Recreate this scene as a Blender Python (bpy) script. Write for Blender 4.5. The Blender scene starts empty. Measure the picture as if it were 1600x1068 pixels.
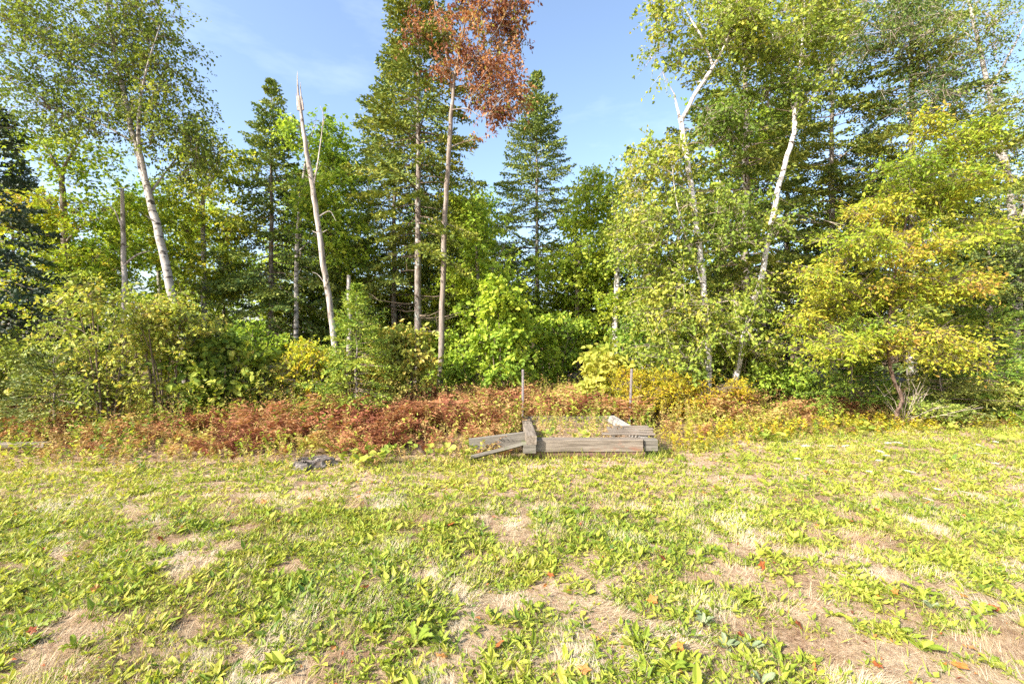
import bpy, math
import numpy as np

# ------------------------------------------------------------------ camera, sky, sun, exposure
scene = bpy.context.scene
COL = scene.collection
EYE = 1.55                                # camera height
FPX = 711.0                               # focal length in pixels of the 1600 px wide photograph (16 mm lens)
cam_data = bpy.data.cameras.new('camera')
cam_data.lens = 16.0; cam_data.sensor_width = 36.0; cam_data.clip_end = 3000.0; cam_data.clip_start = 0.05
cam = bpy.data.objects.new('camera', cam_data); COL.objects.link(cam)
cam.location = (0, 0, EYE); cam.rotation_euler = (math.radians(90), 0, 0)
scene.camera = cam

TO_SUN = np.array([-0.66, -0.50, 0.56]); TO_SUN /= np.linalg.norm(TO_SUN)
sun_el = math.asin(TO_SUN[2])
world = bpy.data.worlds.new('World'); scene.world = world; world.use_nodes = True
wn, wl = world.node_tree.nodes, world.node_tree.links
wn.clear()
sky = wn.new('ShaderNodeTexSky'); sky.sky_type = 'NISHITA'; sky.sun_disc = False
sky.sun_elevation = sun_el; sky.sun_rotation = math.atan2(TO_SUN[0], TO_SUN[1])
sky.air_density = 1.0; sky.dust_density = 2.2; sky.ozone_density = 1.0; sky.altitude = 50
bgn = wn.new('ShaderNodeBackground'); bgn.inputs['Strength'].default_value = 0.15
out = wn.new('ShaderNodeOutputWorld')
# a few wisps of thin cloud
tc = wn.new('ShaderNodeTexCoord'); mp = wn.new('ShaderNodeMapping'); mp.inputs['Scale'].default_value = (1.2, 1.2, 4.0)
nz = wn.new('ShaderNodeTexNoise'); nz.inputs['Scale'].default_value = 2.2; nz.inputs['Detail'].default_value = 6; nz.inputs['Roughness'].default_value = 0.6
rp = wn.new('ShaderNodeValToRGB'); rp.color_ramp.elements[0].position = 0.50; rp.color_ramp.elements[1].position = 0.85
rp.color_ramp.elements[1].color = (0.14, 0.14, 0.14, 1)
mx = wn.new('ShaderNodeMix'); mx.data_type = 'RGBA'; mx.inputs['B'].default_value = (7.2, 7.6, 8.2, 1)
wl.new(tc.outputs['Generated'], mp.inputs['Vector']); wl.new(mp.outputs['Vector'], nz.inputs['Vector'])
wl.new(nz.outputs['Fac'], rp.inputs['Fac']); wl.new(rp.outputs['Color'], mx.inputs['Factor'])
wl.new(sky.outputs['Color'], mx.inputs['A']); wl.new(mx.outputs['Result'], bgn.inputs['Color'])
wl.new(bgn.outputs['Background'], out.inputs['Surface'])

sun_data = bpy.data.lights.new('sun', 'SUN'); sun_data.energy = 5.0; sun_data.angle = math.radians(0.55)
sun_data.color = (1.0, 0.93, 0.82)
sun = bpy.data.objects.new('sun', sun_data); COL.objects.link(sun)
from mathutils import Vector, Matrix
sun.rotation_euler = Vector(TO_SUN).to_track_quat('Z', 'Y').to_euler()
sun.location = (-20, -11, 15)

vs = scene.view_settings
vs.view_transform = 'Standard'; vs.look = 'None'; vs.exposure = 1.38; vs.gamma = 1.0; vs.use_curve_mapping = False
scene.cycles.max_bounces = 4; scene.cycles.diffuse_bounces = 2; scene.cycles.transmission_bounces = 4
scene.cycles.glossy_bounces = 2; scene.cycles.caustics_reflective = False; scene.cycles.caustics_refractive = False
scene.cycles.use_denoising = False

# ------------------------------------------------------------------ helpers
def at(px, py, Y):
    return np.array([(px - 800) / FPX * Y, Y, EYE - (py - 534) / FPX * Y])

def nrm(a):
    return a / np.maximum(np.linalg.norm(a, axis=-1, keepdims=True), 1e-9)

def vnoise(x, y, seed=0, n=64):
    g = np.random.default_rng(seed).random((n, n))
    x = np.asarray(x, float); y = np.asarray(y, float)
    xi = np.floor(x).astype(int); yi = np.floor(y).astype(int)
    fx = x - xi; fy = y - yi
    fx = fx * fx * (3 - 2 * fx); fy = fy * fy * (3 - 2 * fy)
    a = g[xi % n, yi % n]; b = g[(xi + 1) % n, yi % n]; c = g[xi % n, (yi + 1) % n]; d = g[(xi + 1) % n, (yi + 1) % n]
    return (a * (1 - fx) + b * fx) * (1 - fy) + (c * (1 - fx) + d * fx) * fy

def fbm(x, y, seed=0):
    return 0.5 * vnoise(x, y, seed) + 0.3 * vnoise(x * 2.1, y * 2.1, seed + 1) + 0.2 * vnoise(x * 4.3, y * 4.3, seed + 2)

def edge_y(x):                            # where the mown lawn ends
    return np.interp(x, [-14, -6, -2.5, -0.4, 0.3, 2.1, 3.2, 6, 9, 14], [5.5, 5.55, 5.7, 5.95, 6.0, 6.25, 7.0, 7.9, 8.4, 8.8])

def ground_z(x, y):
    x = np.asarray(x, float); y = np.asarray(y, float)
    k = np.clip((y - edge_y(x)) / 1.5, 0, 1)
    near = np.clip(1 - (np.hypot(x, y) - 25) / 20, 0, 1)
    return near * ((vnoise(x * 1.3, y * 1.3, 5) - 0.5) * 0.05 + (vnoise(x * 4, y * 4, 6) - 0.5) * 0.018 + k * (vnoise(x * .7, y * .7, 7) - 0.5) * 0.12)

class Geo:
    """collects vertices, polygons and one tone value (a leaf's own colour position) for ONE mesh"""
    def __init__(self):
        self.v = []; self.f = []; self.tone = []; self.n = 0
    def add(self, verts, faces, tone=0.5):
        verts = np.asarray(verts, float).reshape(-1, 3); faces = np.asarray(faces, int)
        self.v.append(verts); self.f.append(faces + self.n)
        self.tone.append(np.broadcast_to(np.asarray(tone, float), (len(verts),)))
        self.n += len(verts)
    def mesh(self, name, mat, smooth=False, origin=None):
        V = np.concatenate(self.v)
        if origin is not None: V = V - np.asarray(origin)
        T = np.concatenate(self.tone)
        loops = np.concatenate([f.ravel() for f in self.f])
        tot = np.concatenate([np.full(len(f), f.shape[1]) for f in self.f])
        start = np.concatenate([[0], np.cumsum(tot)[:-1]])
        me = bpy.data.meshes.new(name)
        me.vertices.add(len(V)); me.vertices.foreach_set('co', V.ravel())
        me.loops.add(len(loops)); me.loops.foreach_set('vertex_index', loops.astype(np.int32))
        me.polygons.add(len(tot)); me.polygons.foreach_set('loop_start', start.astype(np.int32)); me.polygons.foreach_set('loop_total', tot.astype(np.int32))
        me.polygons.foreach_set('use_smooth', np.full(len(tot), smooth))
        at_ = me.attributes.new('tone', 'FLOAT', 'POINT'); at_.data.foreach_set('value', np.clip(T, 0, 1).astype(np.float32))
        me.update(calc_edges=True)
        if mat: me.materials.append(mat)
        return me
    def build(self, name, mat, parent=None, smooth=False, origin=None):
        o = bpy.data.objects.new(name, self.mesh(name, mat, smooth, origin)); COL.objects.link(o)
        if parent: o.parent = parent
        return o

def tag(o, label=None, cat=None, group=None, kind=None):
    if label: o['label'] = label
    if cat: o['category'] = cat
    if group: o['group'] = group
    if kind: o['kind'] = kind
    return o

def thing(name, label, cat, loc=(0, 0, 0), group=None):
    o = bpy.data.objects.new(name, None); COL.objects.link(o); o.location = tuple(float(c) for c in loc)
    o.empty_display_size = 0.1
    return tag(o, label, cat, group)

def copy_tree(o, parent=None):
    c = o.copy(); COL.objects.link(c); c.parent = parent
    for ch in list(o.children): copy_tree(ch, c)
    return c

def leaf_quads(g, P, D, N, L, W, tone, fold=0.15, wide=False):
    """n leaves from base points P along D, facing N; a folded diamond each, or a rounder six-sided blade"""
    n = len(P); D = nrm(D); S = nrm(np.cross(D, N)); N = np.cross(S, D)
    L = np.broadcast_to(L, (n,))[:, None]; W = np.broadcast_to(W, (n,))[:, None]
    tone = np.broadcast_to(tone, (n,))
    if not wide:
        m = P + D * L * 0.42 + N * W * fold
        V = np.stack([P, m + S * W * .5, P + D * L, m - S * W * .5], 1)
        F = np.arange(n * 4).reshape(n, 4)
        g.add(V, F, np.repeat(tone, 4))
    else:
        a = P + D * L * 0.25 + N * W * fold; b = P + D * L * 0.65 + N * W * fold * .6
        tip = P + D * L - N * L * 0.12
        V = np.stack([P, a + S * W * .45, b + S * W * .42, tip, b - S * W * .42, a - S * W * .45], 1)
        i = np.arange(n)[:, None] * 6
        F = np.concatenate([i + [0, 1, 2, 3], i + [0, 3, 4, 5]])
        g.add(V, F, np.repeat(tone, 6))

def smooth_path(pts, per=5):
    pts = np.asarray(pts, float)
    P = np.concatenate([[2 * pts[0] - pts[1]], pts, [2 * pts[-1] - pts[-2]]])
    res = []
    for i in range(1, len(P) - 2):
        for t in np.arange(per) / per:
            p0, p1, p2, p3 = P[i - 1:i + 3]
            res.append(0.5 * ((2 * p1) + (-p0 + p2) * t + (2 * p0 - 5 * p1 + 4 * p2 - p3) * t * t + (-p0 + 3 * p1 - 3 * p2 + p3) * t ** 3))
    res.append(pts[-1])
    return np.array(res)

def tube(g, pts, rad, sides=6, tone=0.5, cap=False, rough=0.0, rng=None):
    pts = np.asarray(pts, float); n = len(pts); rad = np.broadcast_to(rad, (n,)).astype(float)
    T = nrm(np.gradient(pts, axis=0))
    ref = np.array([1.0, 0, 0]) if abs(T[0, 0]) < 0.8 else np.array([0, 1.0, 0])
    A = nrm(np.cross(T, ref)); B = np.cross(T, A)
    th = np.arange(sides) * 2 * np.pi / sides
    r = np.repeat(rad[:, None], sides, 1)
    if rough and rng is not None: r = r * (1 + rough * (rng.random((n, sides)) - 0.5))
    V = pts[:, None] + (A[:, None] * np.cos(th)[None, :, None] + B[:, None] * np.sin(th)[None, :, None]) * r[..., None]
    i = np.arange(n - 1)[:, None] * sides; j = np.arange(sides)[None]; k = (j + 1) % sides
    F = np.stack([i + j, i + k, i + sides + k, i + sides + j], -1).reshape(-1, 4)
    g.add(V.reshape(-1, 3), F, tone)
    if cap:
        base = g.n - sides
        g.f.append(np.array([[base + q for q in range(sides)]])); 

def box_geo(g, x0, x1, y0, y1, z0, z1, bev=0.008, tone=0.5, seed=0, jig=0.004):
    """a timber with chamfered long edges and slightly uneven ends"""
    r = np.random.default_rng(seed)
    L = (x1 - x0); nseg = max(2, int(L / 0.15)); xs = np.linspace(x0, x1, nseg + 1)
    prof = np.array([[y0 + bev, z0], [y1 - bev, z0], [y1, z0 + bev], [y1, z1 - bev], [y1 - bev, z1], [y0 + bev, z1], [y0, z1 - bev], [y0, z0 + bev]])
    V = np.zeros((nseg + 1, 8, 3)); V[..., 0] = xs[:, None]; V[..., 1:] = prof[None]
    V[..., 1:] += (r.random((nseg + 1, 8, 2)) - .5) * 2 * jig
    V[0, :, 0] += r.random(8) * jig * 2; V[-1, :, 0] -= r.random(8) * jig * 2
    i = np.arange(nseg)[:, None] * 8; j = np.arange(8)[None]; k = (j + 1) % 8
    F = np.stack([i + j, i + 8 + j, i + 8 + k, i + k], -1).reshape(-1, 4)
    n0 = g.n
    g.add(V.reshape(-1, 3), F, tone)
    g.f.append(np.array([[n0 + q for q in range(8)]])); g.f.append(np.array([[n0 + nseg * 8 + q for q in range(7, -1, -1)]]))

def rot_geo(g, yaw=0, pitch=0, roll=0, loc=(0, 0, 0)):
    M = np.array((Matrix.Rotation(yaw, 3, 'Z') @ Matrix.Rotation(pitch, 3, 'Y') @ Matrix.Rotation(roll, 3, 'X')))
    g.v = [v @ M.T + np.asarray(loc) for v in g.v]
    return g

# ------------------------------------------------------------------ materials
def new_mat(name):
    m = bpy.data.materials.new(name); m.use_nodes = True
    nt = m.node_tree; nt.nodes.clear()
    return m, nt, nt.nodes.new('ShaderNodeOutputMaterial')

def ramp(nt, stops, fac=None, mode='LINEAR'):
    r = nt.nodes.new('ShaderNodeValToRGB'); r.color_ramp.interpolation = mode
    el = r.color_ramp.elements
    while len(el) < len(stops): el.new(0.5)
    for e, (p, c) in zip(el, stops): e.position = p; e.color = (*c, 1)
    if fac is not None: nt.links.new(fac, r.inputs['Fac'])
    return r

def leaf_mat(name, cols, transl=0.38, rough=0.6, spec=0.15, gain=1.0):
    m, nt, o = new_mat(name)
    a = nt.nodes.new('ShaderNodeAttribute'); a.attribute_name = 'tone'
    st = [(i / max(1, len(cols) - 1), tuple(v * gain for v in c)) for i, c in enumerate(cols)]
    r = ramp(nt, st, a.outputs['Fac'])
    p = nt.nodes.new('ShaderNodeBsdfPrincipled'); p.inputs['Roughness'].default_value = rough
    p.inputs['Specular IOR Level'].default_value = spec
    t = nt.nodes.new('ShaderNodeBsdfTranslucent')
    mixn = nt.nodes.new('ShaderNodeMixShader'); mixn.inputs['Fac'].default_value = transl
    g = nt.nodes.new('ShaderNodeMix'); g.data_type = 'RGBA'; g.blend_type = 'MULTIPLY'; g.inputs['Factor'].default_value = 1
    g.inputs['B'].default_value = (1.25, 1.25, 0.7, 1)          # light passing through a leaf loses its blue
    nt.links.new(r.outputs['Color'], g.inputs['A'])
    nt.links.new(r.outputs['Color'], p.inputs['Base Color']); nt.links.new(g.outputs['Result'], t.inputs['Color'])
    nt.links.new(p.outputs[0], mixn.inputs[1]); nt.links.new(t.outputs[0], mixn.inputs[2]); nt.links.new(mixn.outputs[0], o.inputs['Surface'])
    return m

def noise_tex(nt, scale, detail=4, rough=0.6, stretch=(1, 1, 1), coord='Object'):
    tc = nt.nodes.new('ShaderNodeTexCoord'); mp = nt.nodes.new('ShaderNodeMapping'); mp.inputs['Scale'].default_value = stretch
    n = nt.nodes.new('ShaderNodeTexNoise'); n.inputs['Scale'].default_value = scale; n.inputs['Detail'].default_value = detail; n.inputs['Roughness'].default_value = rough
    nt.links.new(tc.outputs[coord], mp.inputs['Vector']); nt.links.new(mp.outputs['Vector'], n.inputs['Vector'])
    return n.outputs['Fac']

def bark_mat(name, stops, scale=9, stretch=(1, 1, .25), patch=None, patch_stretch=(1, 1, 3), patch_scale=6, bump=0.5, bump_dist=0.012, rough=0.9, patch_lo=.56, patch_hi=.62):
    m, nt, o = new_mat(name)
    f = noise_tex(nt, scale, 5, 0.65, stretch)
    col = ramp(nt, stops, f).outputs['Color']
    if patch:
        f2 = noise_tex(nt, patch_scale, 5, 0.7, patch_stretch)
        rr = ramp(nt, [(patch_lo, (0, 0, 0)), (patch_hi, (1, 1, 1))], f2)
        mixn = nt.nodes.new('ShaderNodeMix'); mixn.data_type = 'RGBA'; mixn.inputs['B'].default_value = (*patch, 1)
        nt.links.new(rr.outputs['Color'], mixn.inputs['Factor']); nt.links.new(col, mixn.inputs['A']); col = mixn.outputs['Result']
    p = nt.nodes.new('ShaderNodeBsdfPrincipled'); p.inputs['Roughness'].default_value = rough; p.inputs['Specular IOR Level'].default_value = 0.2
    b = nt.nodes.new('ShaderNodeBump'); b.inputs['Strength'].default_value = bump; b.inputs['Distance'].default_value = bump_dist
    nt.links.new(f, b.inputs['Height']); nt.links.new(b.outputs['Normal'], p.inputs['Normal'])
    nt.links.new(col, p.inputs['Base Color']); nt.links.new(p.outputs[0], o.inputs['Surface'])
    return m

M = {}
M['birch_bark'] = bark_mat('birch_bark', [(0.25, (.40, .35, .32)), (0.5, (.60, .56, .53)), (.75, (.72, .69, .66))], 5, (1, 1, 1.5), (.05, .04, .032), (.8, .8, 2.4), 7, .5, patch_lo=.545, patch_hi=.60)
M['grey_birch_bark'] = bark_mat('grey_birch_bark', [(0.25, (.20, .18, .155)), (0.5, (.36, .33, .30)), (.75, (.50, .47, .43))], 6, (1, 1, 1.5), (.05, .042, .035), (.8, .8, 2.2), 7, .5, patch_lo=.53, patch_hi=.60)
M['dead_wood'] = bark_mat('dead_wood', [(0.3, (.15, .12, .10)), (0.5, (.34, .30, .27)), (.7, (.50, .47, .44))], 10, (1.5, 1.5, .18), (.09, .07, .055), (.9, .9, 1.2), 6, .7, patch_lo=.56, patch_hi=.63)
M['rotten_wood'] = bark_mat('rotten_wood', [(0.3, (.03, .025, .02)), (0.5, (.105, .088, .076)), (.68, (.25, .225, .21))], 18, (.5, 2.5, 2), (.09, .06, .045), (1, 1, 1), 9, .9, .02, patch_lo=.55, patch_hi=.68)
M['maple_bark'] = bark_mat('maple_bark', [(0.3, (.12, .09, .072)), (0.5, (.22, .18, .15)), (.7, (.32, .28, .245))], 16, (1.5, 1.5, .2), (.36, .34, .31), (1, 1, .7), 3.5, .7, patch_lo=.55, patch_hi=.68)
M['dark_bark'] = bark_mat('dark_bark', [(0.3, (.06, .04, .03)), (0.5, (.13, .085, .065)), (.7, (.21, .15, .12))], 18, (1, 1, .8), None)
M['spruce_bark'] = bark_mat('spruce_bark', [(0.3, (.10, .075, .06)), (0.5, (.20, .165, .14)), (.7, (.30, .27, .24))], 20, (1, 1, .6), (.40, .42, .38), (1, 1, .8), 9, .9, patch_lo=.54, patch_hi=.64)
M['twig'] = bark_mat('twig', [(0.3, (.11, .08, .06)), (0.7, (.22, .17, .13))], 10, (1, 1, 1))
M['pale_twig'] = bark_mat('pale_twig', [(0.3, (.28, .22, .18)), (0.7, (.45, .38, .32))], 10, (1, 1, 1))
M['timber'] = bark_mat('timber', [(0.28, (.06, .047, .037)), (0.42, (.14, .115, .09)), (.58, (.22, .185, .148)), (.75, (.29, .25, .205))], 9, (.25, 3, 3), (.21, .105, .07), (.6, 1.5, 1.5), 3.5, .8, .012, patch_lo=.58, patch_hi=.72)
M['timber_red'] = bark_mat('timber_red', [(0.3, (.09, .05, .04)), (0.6, (.19, .11, .085)), (.75, (.24, .16, .12))], 9, (.25, 3, 3), None, bump=.7)
M['pale_board'] = bark_mat('pale_board', [(0.3, (.20, .18, .165)), (0.5, (.34, .315, .29)), (.7, (.44, .42, .39))], 10, (.25, 3, 3), (.15, .12, .10), (.6, 1.5, 1), 5, .6, patch_lo=.62, patch_hi=.7)
M['grey_board'] = bark_mat('grey_board', [(0.3, (.07, .06, .05)), (0.5, (.155, .14, .115)), (.7, (.22, .20, .17))], 10, (.25, 3, 3), (.12, .14, .06), (1, 1, 1), 5, .7, patch_lo=.6, patch_hi=.72)

# foliage palettes (leaf colours; the lit spruce one has sunlight mixed in)
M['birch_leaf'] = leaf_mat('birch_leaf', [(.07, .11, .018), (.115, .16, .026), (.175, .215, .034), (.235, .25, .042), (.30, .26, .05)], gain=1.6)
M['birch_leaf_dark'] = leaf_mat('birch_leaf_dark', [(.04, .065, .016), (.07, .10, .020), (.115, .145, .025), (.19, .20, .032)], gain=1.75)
M['poplar_leaf'] = leaf_mat('poplar_leaf', [(.07, .12, .035), (.12, .185, .045), (.21, .27, .055), (.34, .36, .08)])
M['yellow_leaf'] = leaf_mat('yellow_leaf', [(.13, .18, .022), (.23, .26, .03), (.36, .33, .035), (.44, .33, .035), (.42, .22, .035)], .42, gain=1.7)
M['maple_leaf'] = leaf_mat('maple_leaf', [(.055, .095, .018), (.10, .155, .022), (.17, .225, .028), (.27, .29, .04)], .42, gain=2.1)
M['red_leaf'] = leaf_mat('red_leaf', [(.13, .05, .035), (.24, .09, .055), (.37, .16, .085), (.46, .26, .12), (.28, .33, .07)], .36)
M['golden_leaf'] = leaf_mat('golden_leaf', [(.15, .24, .03), (.25, .34, .036), (.37, .42, .045), (.47, .43, .055), (.52, .30, .08)], .42, gain=1.05)
M['alder_leaf'] = leaf_mat('alder_leaf', [(.075, .105, .022), (.125, .165, .03), (.195, .225, .042), (.265, .265, .055), (.32, .24, .06)], .36, .5, .25, gain=1.75)
M['gold_leaf'] = leaf_mat('gold_leaf', [(.16, .17, .02), (.28, .26, .022), (.44, .37, .028), (.50, .36, .03), (.30, .14, .04)], .4, gain=1.15)
M['big_leaf'] = leaf_mat('big_leaf', [(.10, .16, .025), (.18, .24, .04), (.30, .32, .055), (.42, .38, .09)], .42, gain=1.3)
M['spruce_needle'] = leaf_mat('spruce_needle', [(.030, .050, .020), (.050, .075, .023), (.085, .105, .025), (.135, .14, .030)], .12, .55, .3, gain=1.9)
M['spruce_lit'] = leaf_mat('spruce_lit', [(.060, .100, .022), (.115, .155, .030), (.20, .225, .038), (.31, .30, .05)], .15, .6, .15, gain=1.15)  # needles with the yellow olive of sunlit boughs put into the colour
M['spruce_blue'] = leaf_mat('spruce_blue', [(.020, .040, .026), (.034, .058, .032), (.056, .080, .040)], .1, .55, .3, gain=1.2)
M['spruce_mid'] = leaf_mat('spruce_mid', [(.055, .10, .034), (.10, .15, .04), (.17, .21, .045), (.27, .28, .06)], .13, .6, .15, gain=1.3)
M['sapling_needle'] = leaf_mat('sapling_needle', [(.05, .10, .018), (.10, .17, .025), (.19, .25, .035), (.28, .30, .05)], .22, gain=1.4)
M['fern'] = leaf_mat('fern', [(.13, .045, .028), (.25, .09, .05), (.37, .165, .085), (.48, .28, .13), (.46, .40, .11)], .3, .7, .15)
M['dry_weed'] = leaf_mat('dry_weed', [(.20, .10, .05), (.34, .21, .09), (.46, .34, .13), (.40, .37, .08), (.26, .28, .05)], .32, .7, .2)
M['straw'] = leaf_mat('straw', [(.30, .19, .11), (.48, .36, .22), (.62, .52, .36), (.72, .64, .50)], .25, .7, .2, gain=0.95)
M['grass'] = leaf_mat('grass', [(.10, .16, .022), (.20, .25, .035), (.31, .33, .06), (.42, .38, .10)], .35, gain=1.2)
M['weed_leaf'] = leaf_mat('weed_leaf', [(.055, .12, .03), (.12, .19, .025), (.21, .265, .03), (.31, .335, .045), (.40, .36, .075)], .38, .5, .22, gain=1.15)
M['mullein'] = leaf_mat('mullein', [(.12, .17, .09), (.19, .24, .13), (.26, .30, .17)], .2, .7, .1)
M['fallen'] = leaf_mat('fallen', [(.16, .05, .03), (.36, .10, .035), (.50, .20, .05), (.55, .30, .12)], .25)
M['white_petal'] = leaf_mat('white_petal', [(.65, .65, .60), (.80, .80, .76)], .3)

def ground_material():
    m, nt, o = new_mat('ground_soil')
    f = noise_tex(nt, 14, 8, 0.75); f2 = noise_tex(nt, 1.6, 4, 0.6); f3 = noise_tex(nt, 38, 8, 0.85, (1, .6, 1))
    straw = ramp(nt, [(.30, (.16, .10, .06)), (.45, (.34, .24, .15)), (.58, (.48, .37, .25)), (.72, (.58, .48, .35))], f3)
    soil = ramp(nt, [(.3, (.10, .06, .04)), (.5, (.22, .13, .085)), (.7, (.34, .24, .15))], f3)
    k = ramp(nt, [(.45, (0, 0, 0)), (.62, (1, 1, 1))], f)
    mixn = nt.nodes.new('ShaderNodeMix'); mixn.data_type = 'RGBA'
    nt.links.new(k.outputs['Color'], mixn.inputs['Factor']); nt.links.new(straw.outputs['Color'], mixn.inputs['A']); nt.links.new(soil.outputs['Color'], mixn.inputs['B'])
    # leaf litter where the woods begin
    a = nt.nodes.new('ShaderNodeAttribute'); a.attribute_name = 'tone'
    lit = ramp(nt, [(.3, (.05, .035, .022)), (.5, (.12, .075, .04)), (.68, (.20, .12, .06)), (.8, (.10, .11, .03))], f)
    mix2 = nt.nodes.new('ShaderNodeMix'); mix2.data_type = 'RGBA'
    nt.links.new(a.outputs['Fac'], mix2.inputs['Factor']); nt.links.new(mixn.outputs['Result'], mix2.inputs['A']); nt.links.new(lit.outputs['Color'], mix2.inputs['B'])
    p = nt.nodes.new('ShaderNodeBsdfPrincipled'); p.inputs['Roughness'].default_value = .95; p.inputs['Specular IOR Level'].default_value = .1
    b = nt.nodes.new('ShaderNodeBump'); b.inputs['Strength'].default_value = .8; b.inputs['Distance'].default_value = .015
    nt.links.new(f3, b.inputs['Height']); nt.links.new(b.outputs['Normal'], p.inputs['Normal'])
    nt.links.new(mix2.outputs['Result'], p.inputs['Base Color']); nt.links.new(p.outputs[0], o.inputs['Surface'])
    return m
M['ground'] = ground_material()

def metal_material():
    m, nt, o = new_mat('galvanised_metal')
    f = noise_tex(nt, 30, 5, .7)
    r = ramp(nt, [(.3, (.15, .11, .11)), (.5, (.32, .28, .28)), (.7, (.44, .41, .40))], f)
    p = nt.nodes.new('ShaderNodeBsdfPrincipled'); p.inputs['Metallic'].default_value = .55; p.inputs['Roughness'].default_value = .55
    nt.links.new(r.outputs['Color'], p.inputs['Base Color']); nt.links.new(p.outputs[0], o.inputs['Surface'])
    return m
M['metal'] = metal_material()

# ------------------------------------------------------------------ ground
def build_ground():
    fine = np.arange(-13, 13.01, .25); far = np.array([14, 16, 19, 23, 30, 40, 60, 100, 200, 400, 900.])
    xs = np.concatenate([-far[::-1], fine, far])
    yf = np.arange(-3, 17.01, .25); ys = np.concatenate([-far[::-1], [-8, -5], yf, [18, 20, 23, 28, 36, 50, 80, 150, 300, 900]])
    X, Y = np.meshgrid(xs, ys, indexing='ij'); Z = ground_z(X, Y)
    n, k = X.shape; i = np.arange(n - 1)[:, None] * k + np.arange(k - 1)[None]
    F = np.stack([i, i + k, i + k + 1, i + 1], -1).reshape(-1, 4)
    tone = np.clip((Y - edge_y(X) - .3 + (vnoise(X * 2, Y * 2, 9) - .5)) / 1.2, 0, 1)
    g = Geo(); g.add(np.stack([X, Y, Z], -1).reshape(-1, 3), F, tone.ravel())
    o = g.build('ground', M['ground'], smooth=True); tag(o, kind='structure', label='dry lawn ground running into leaf littered woodland floor')
build_ground()

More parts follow.
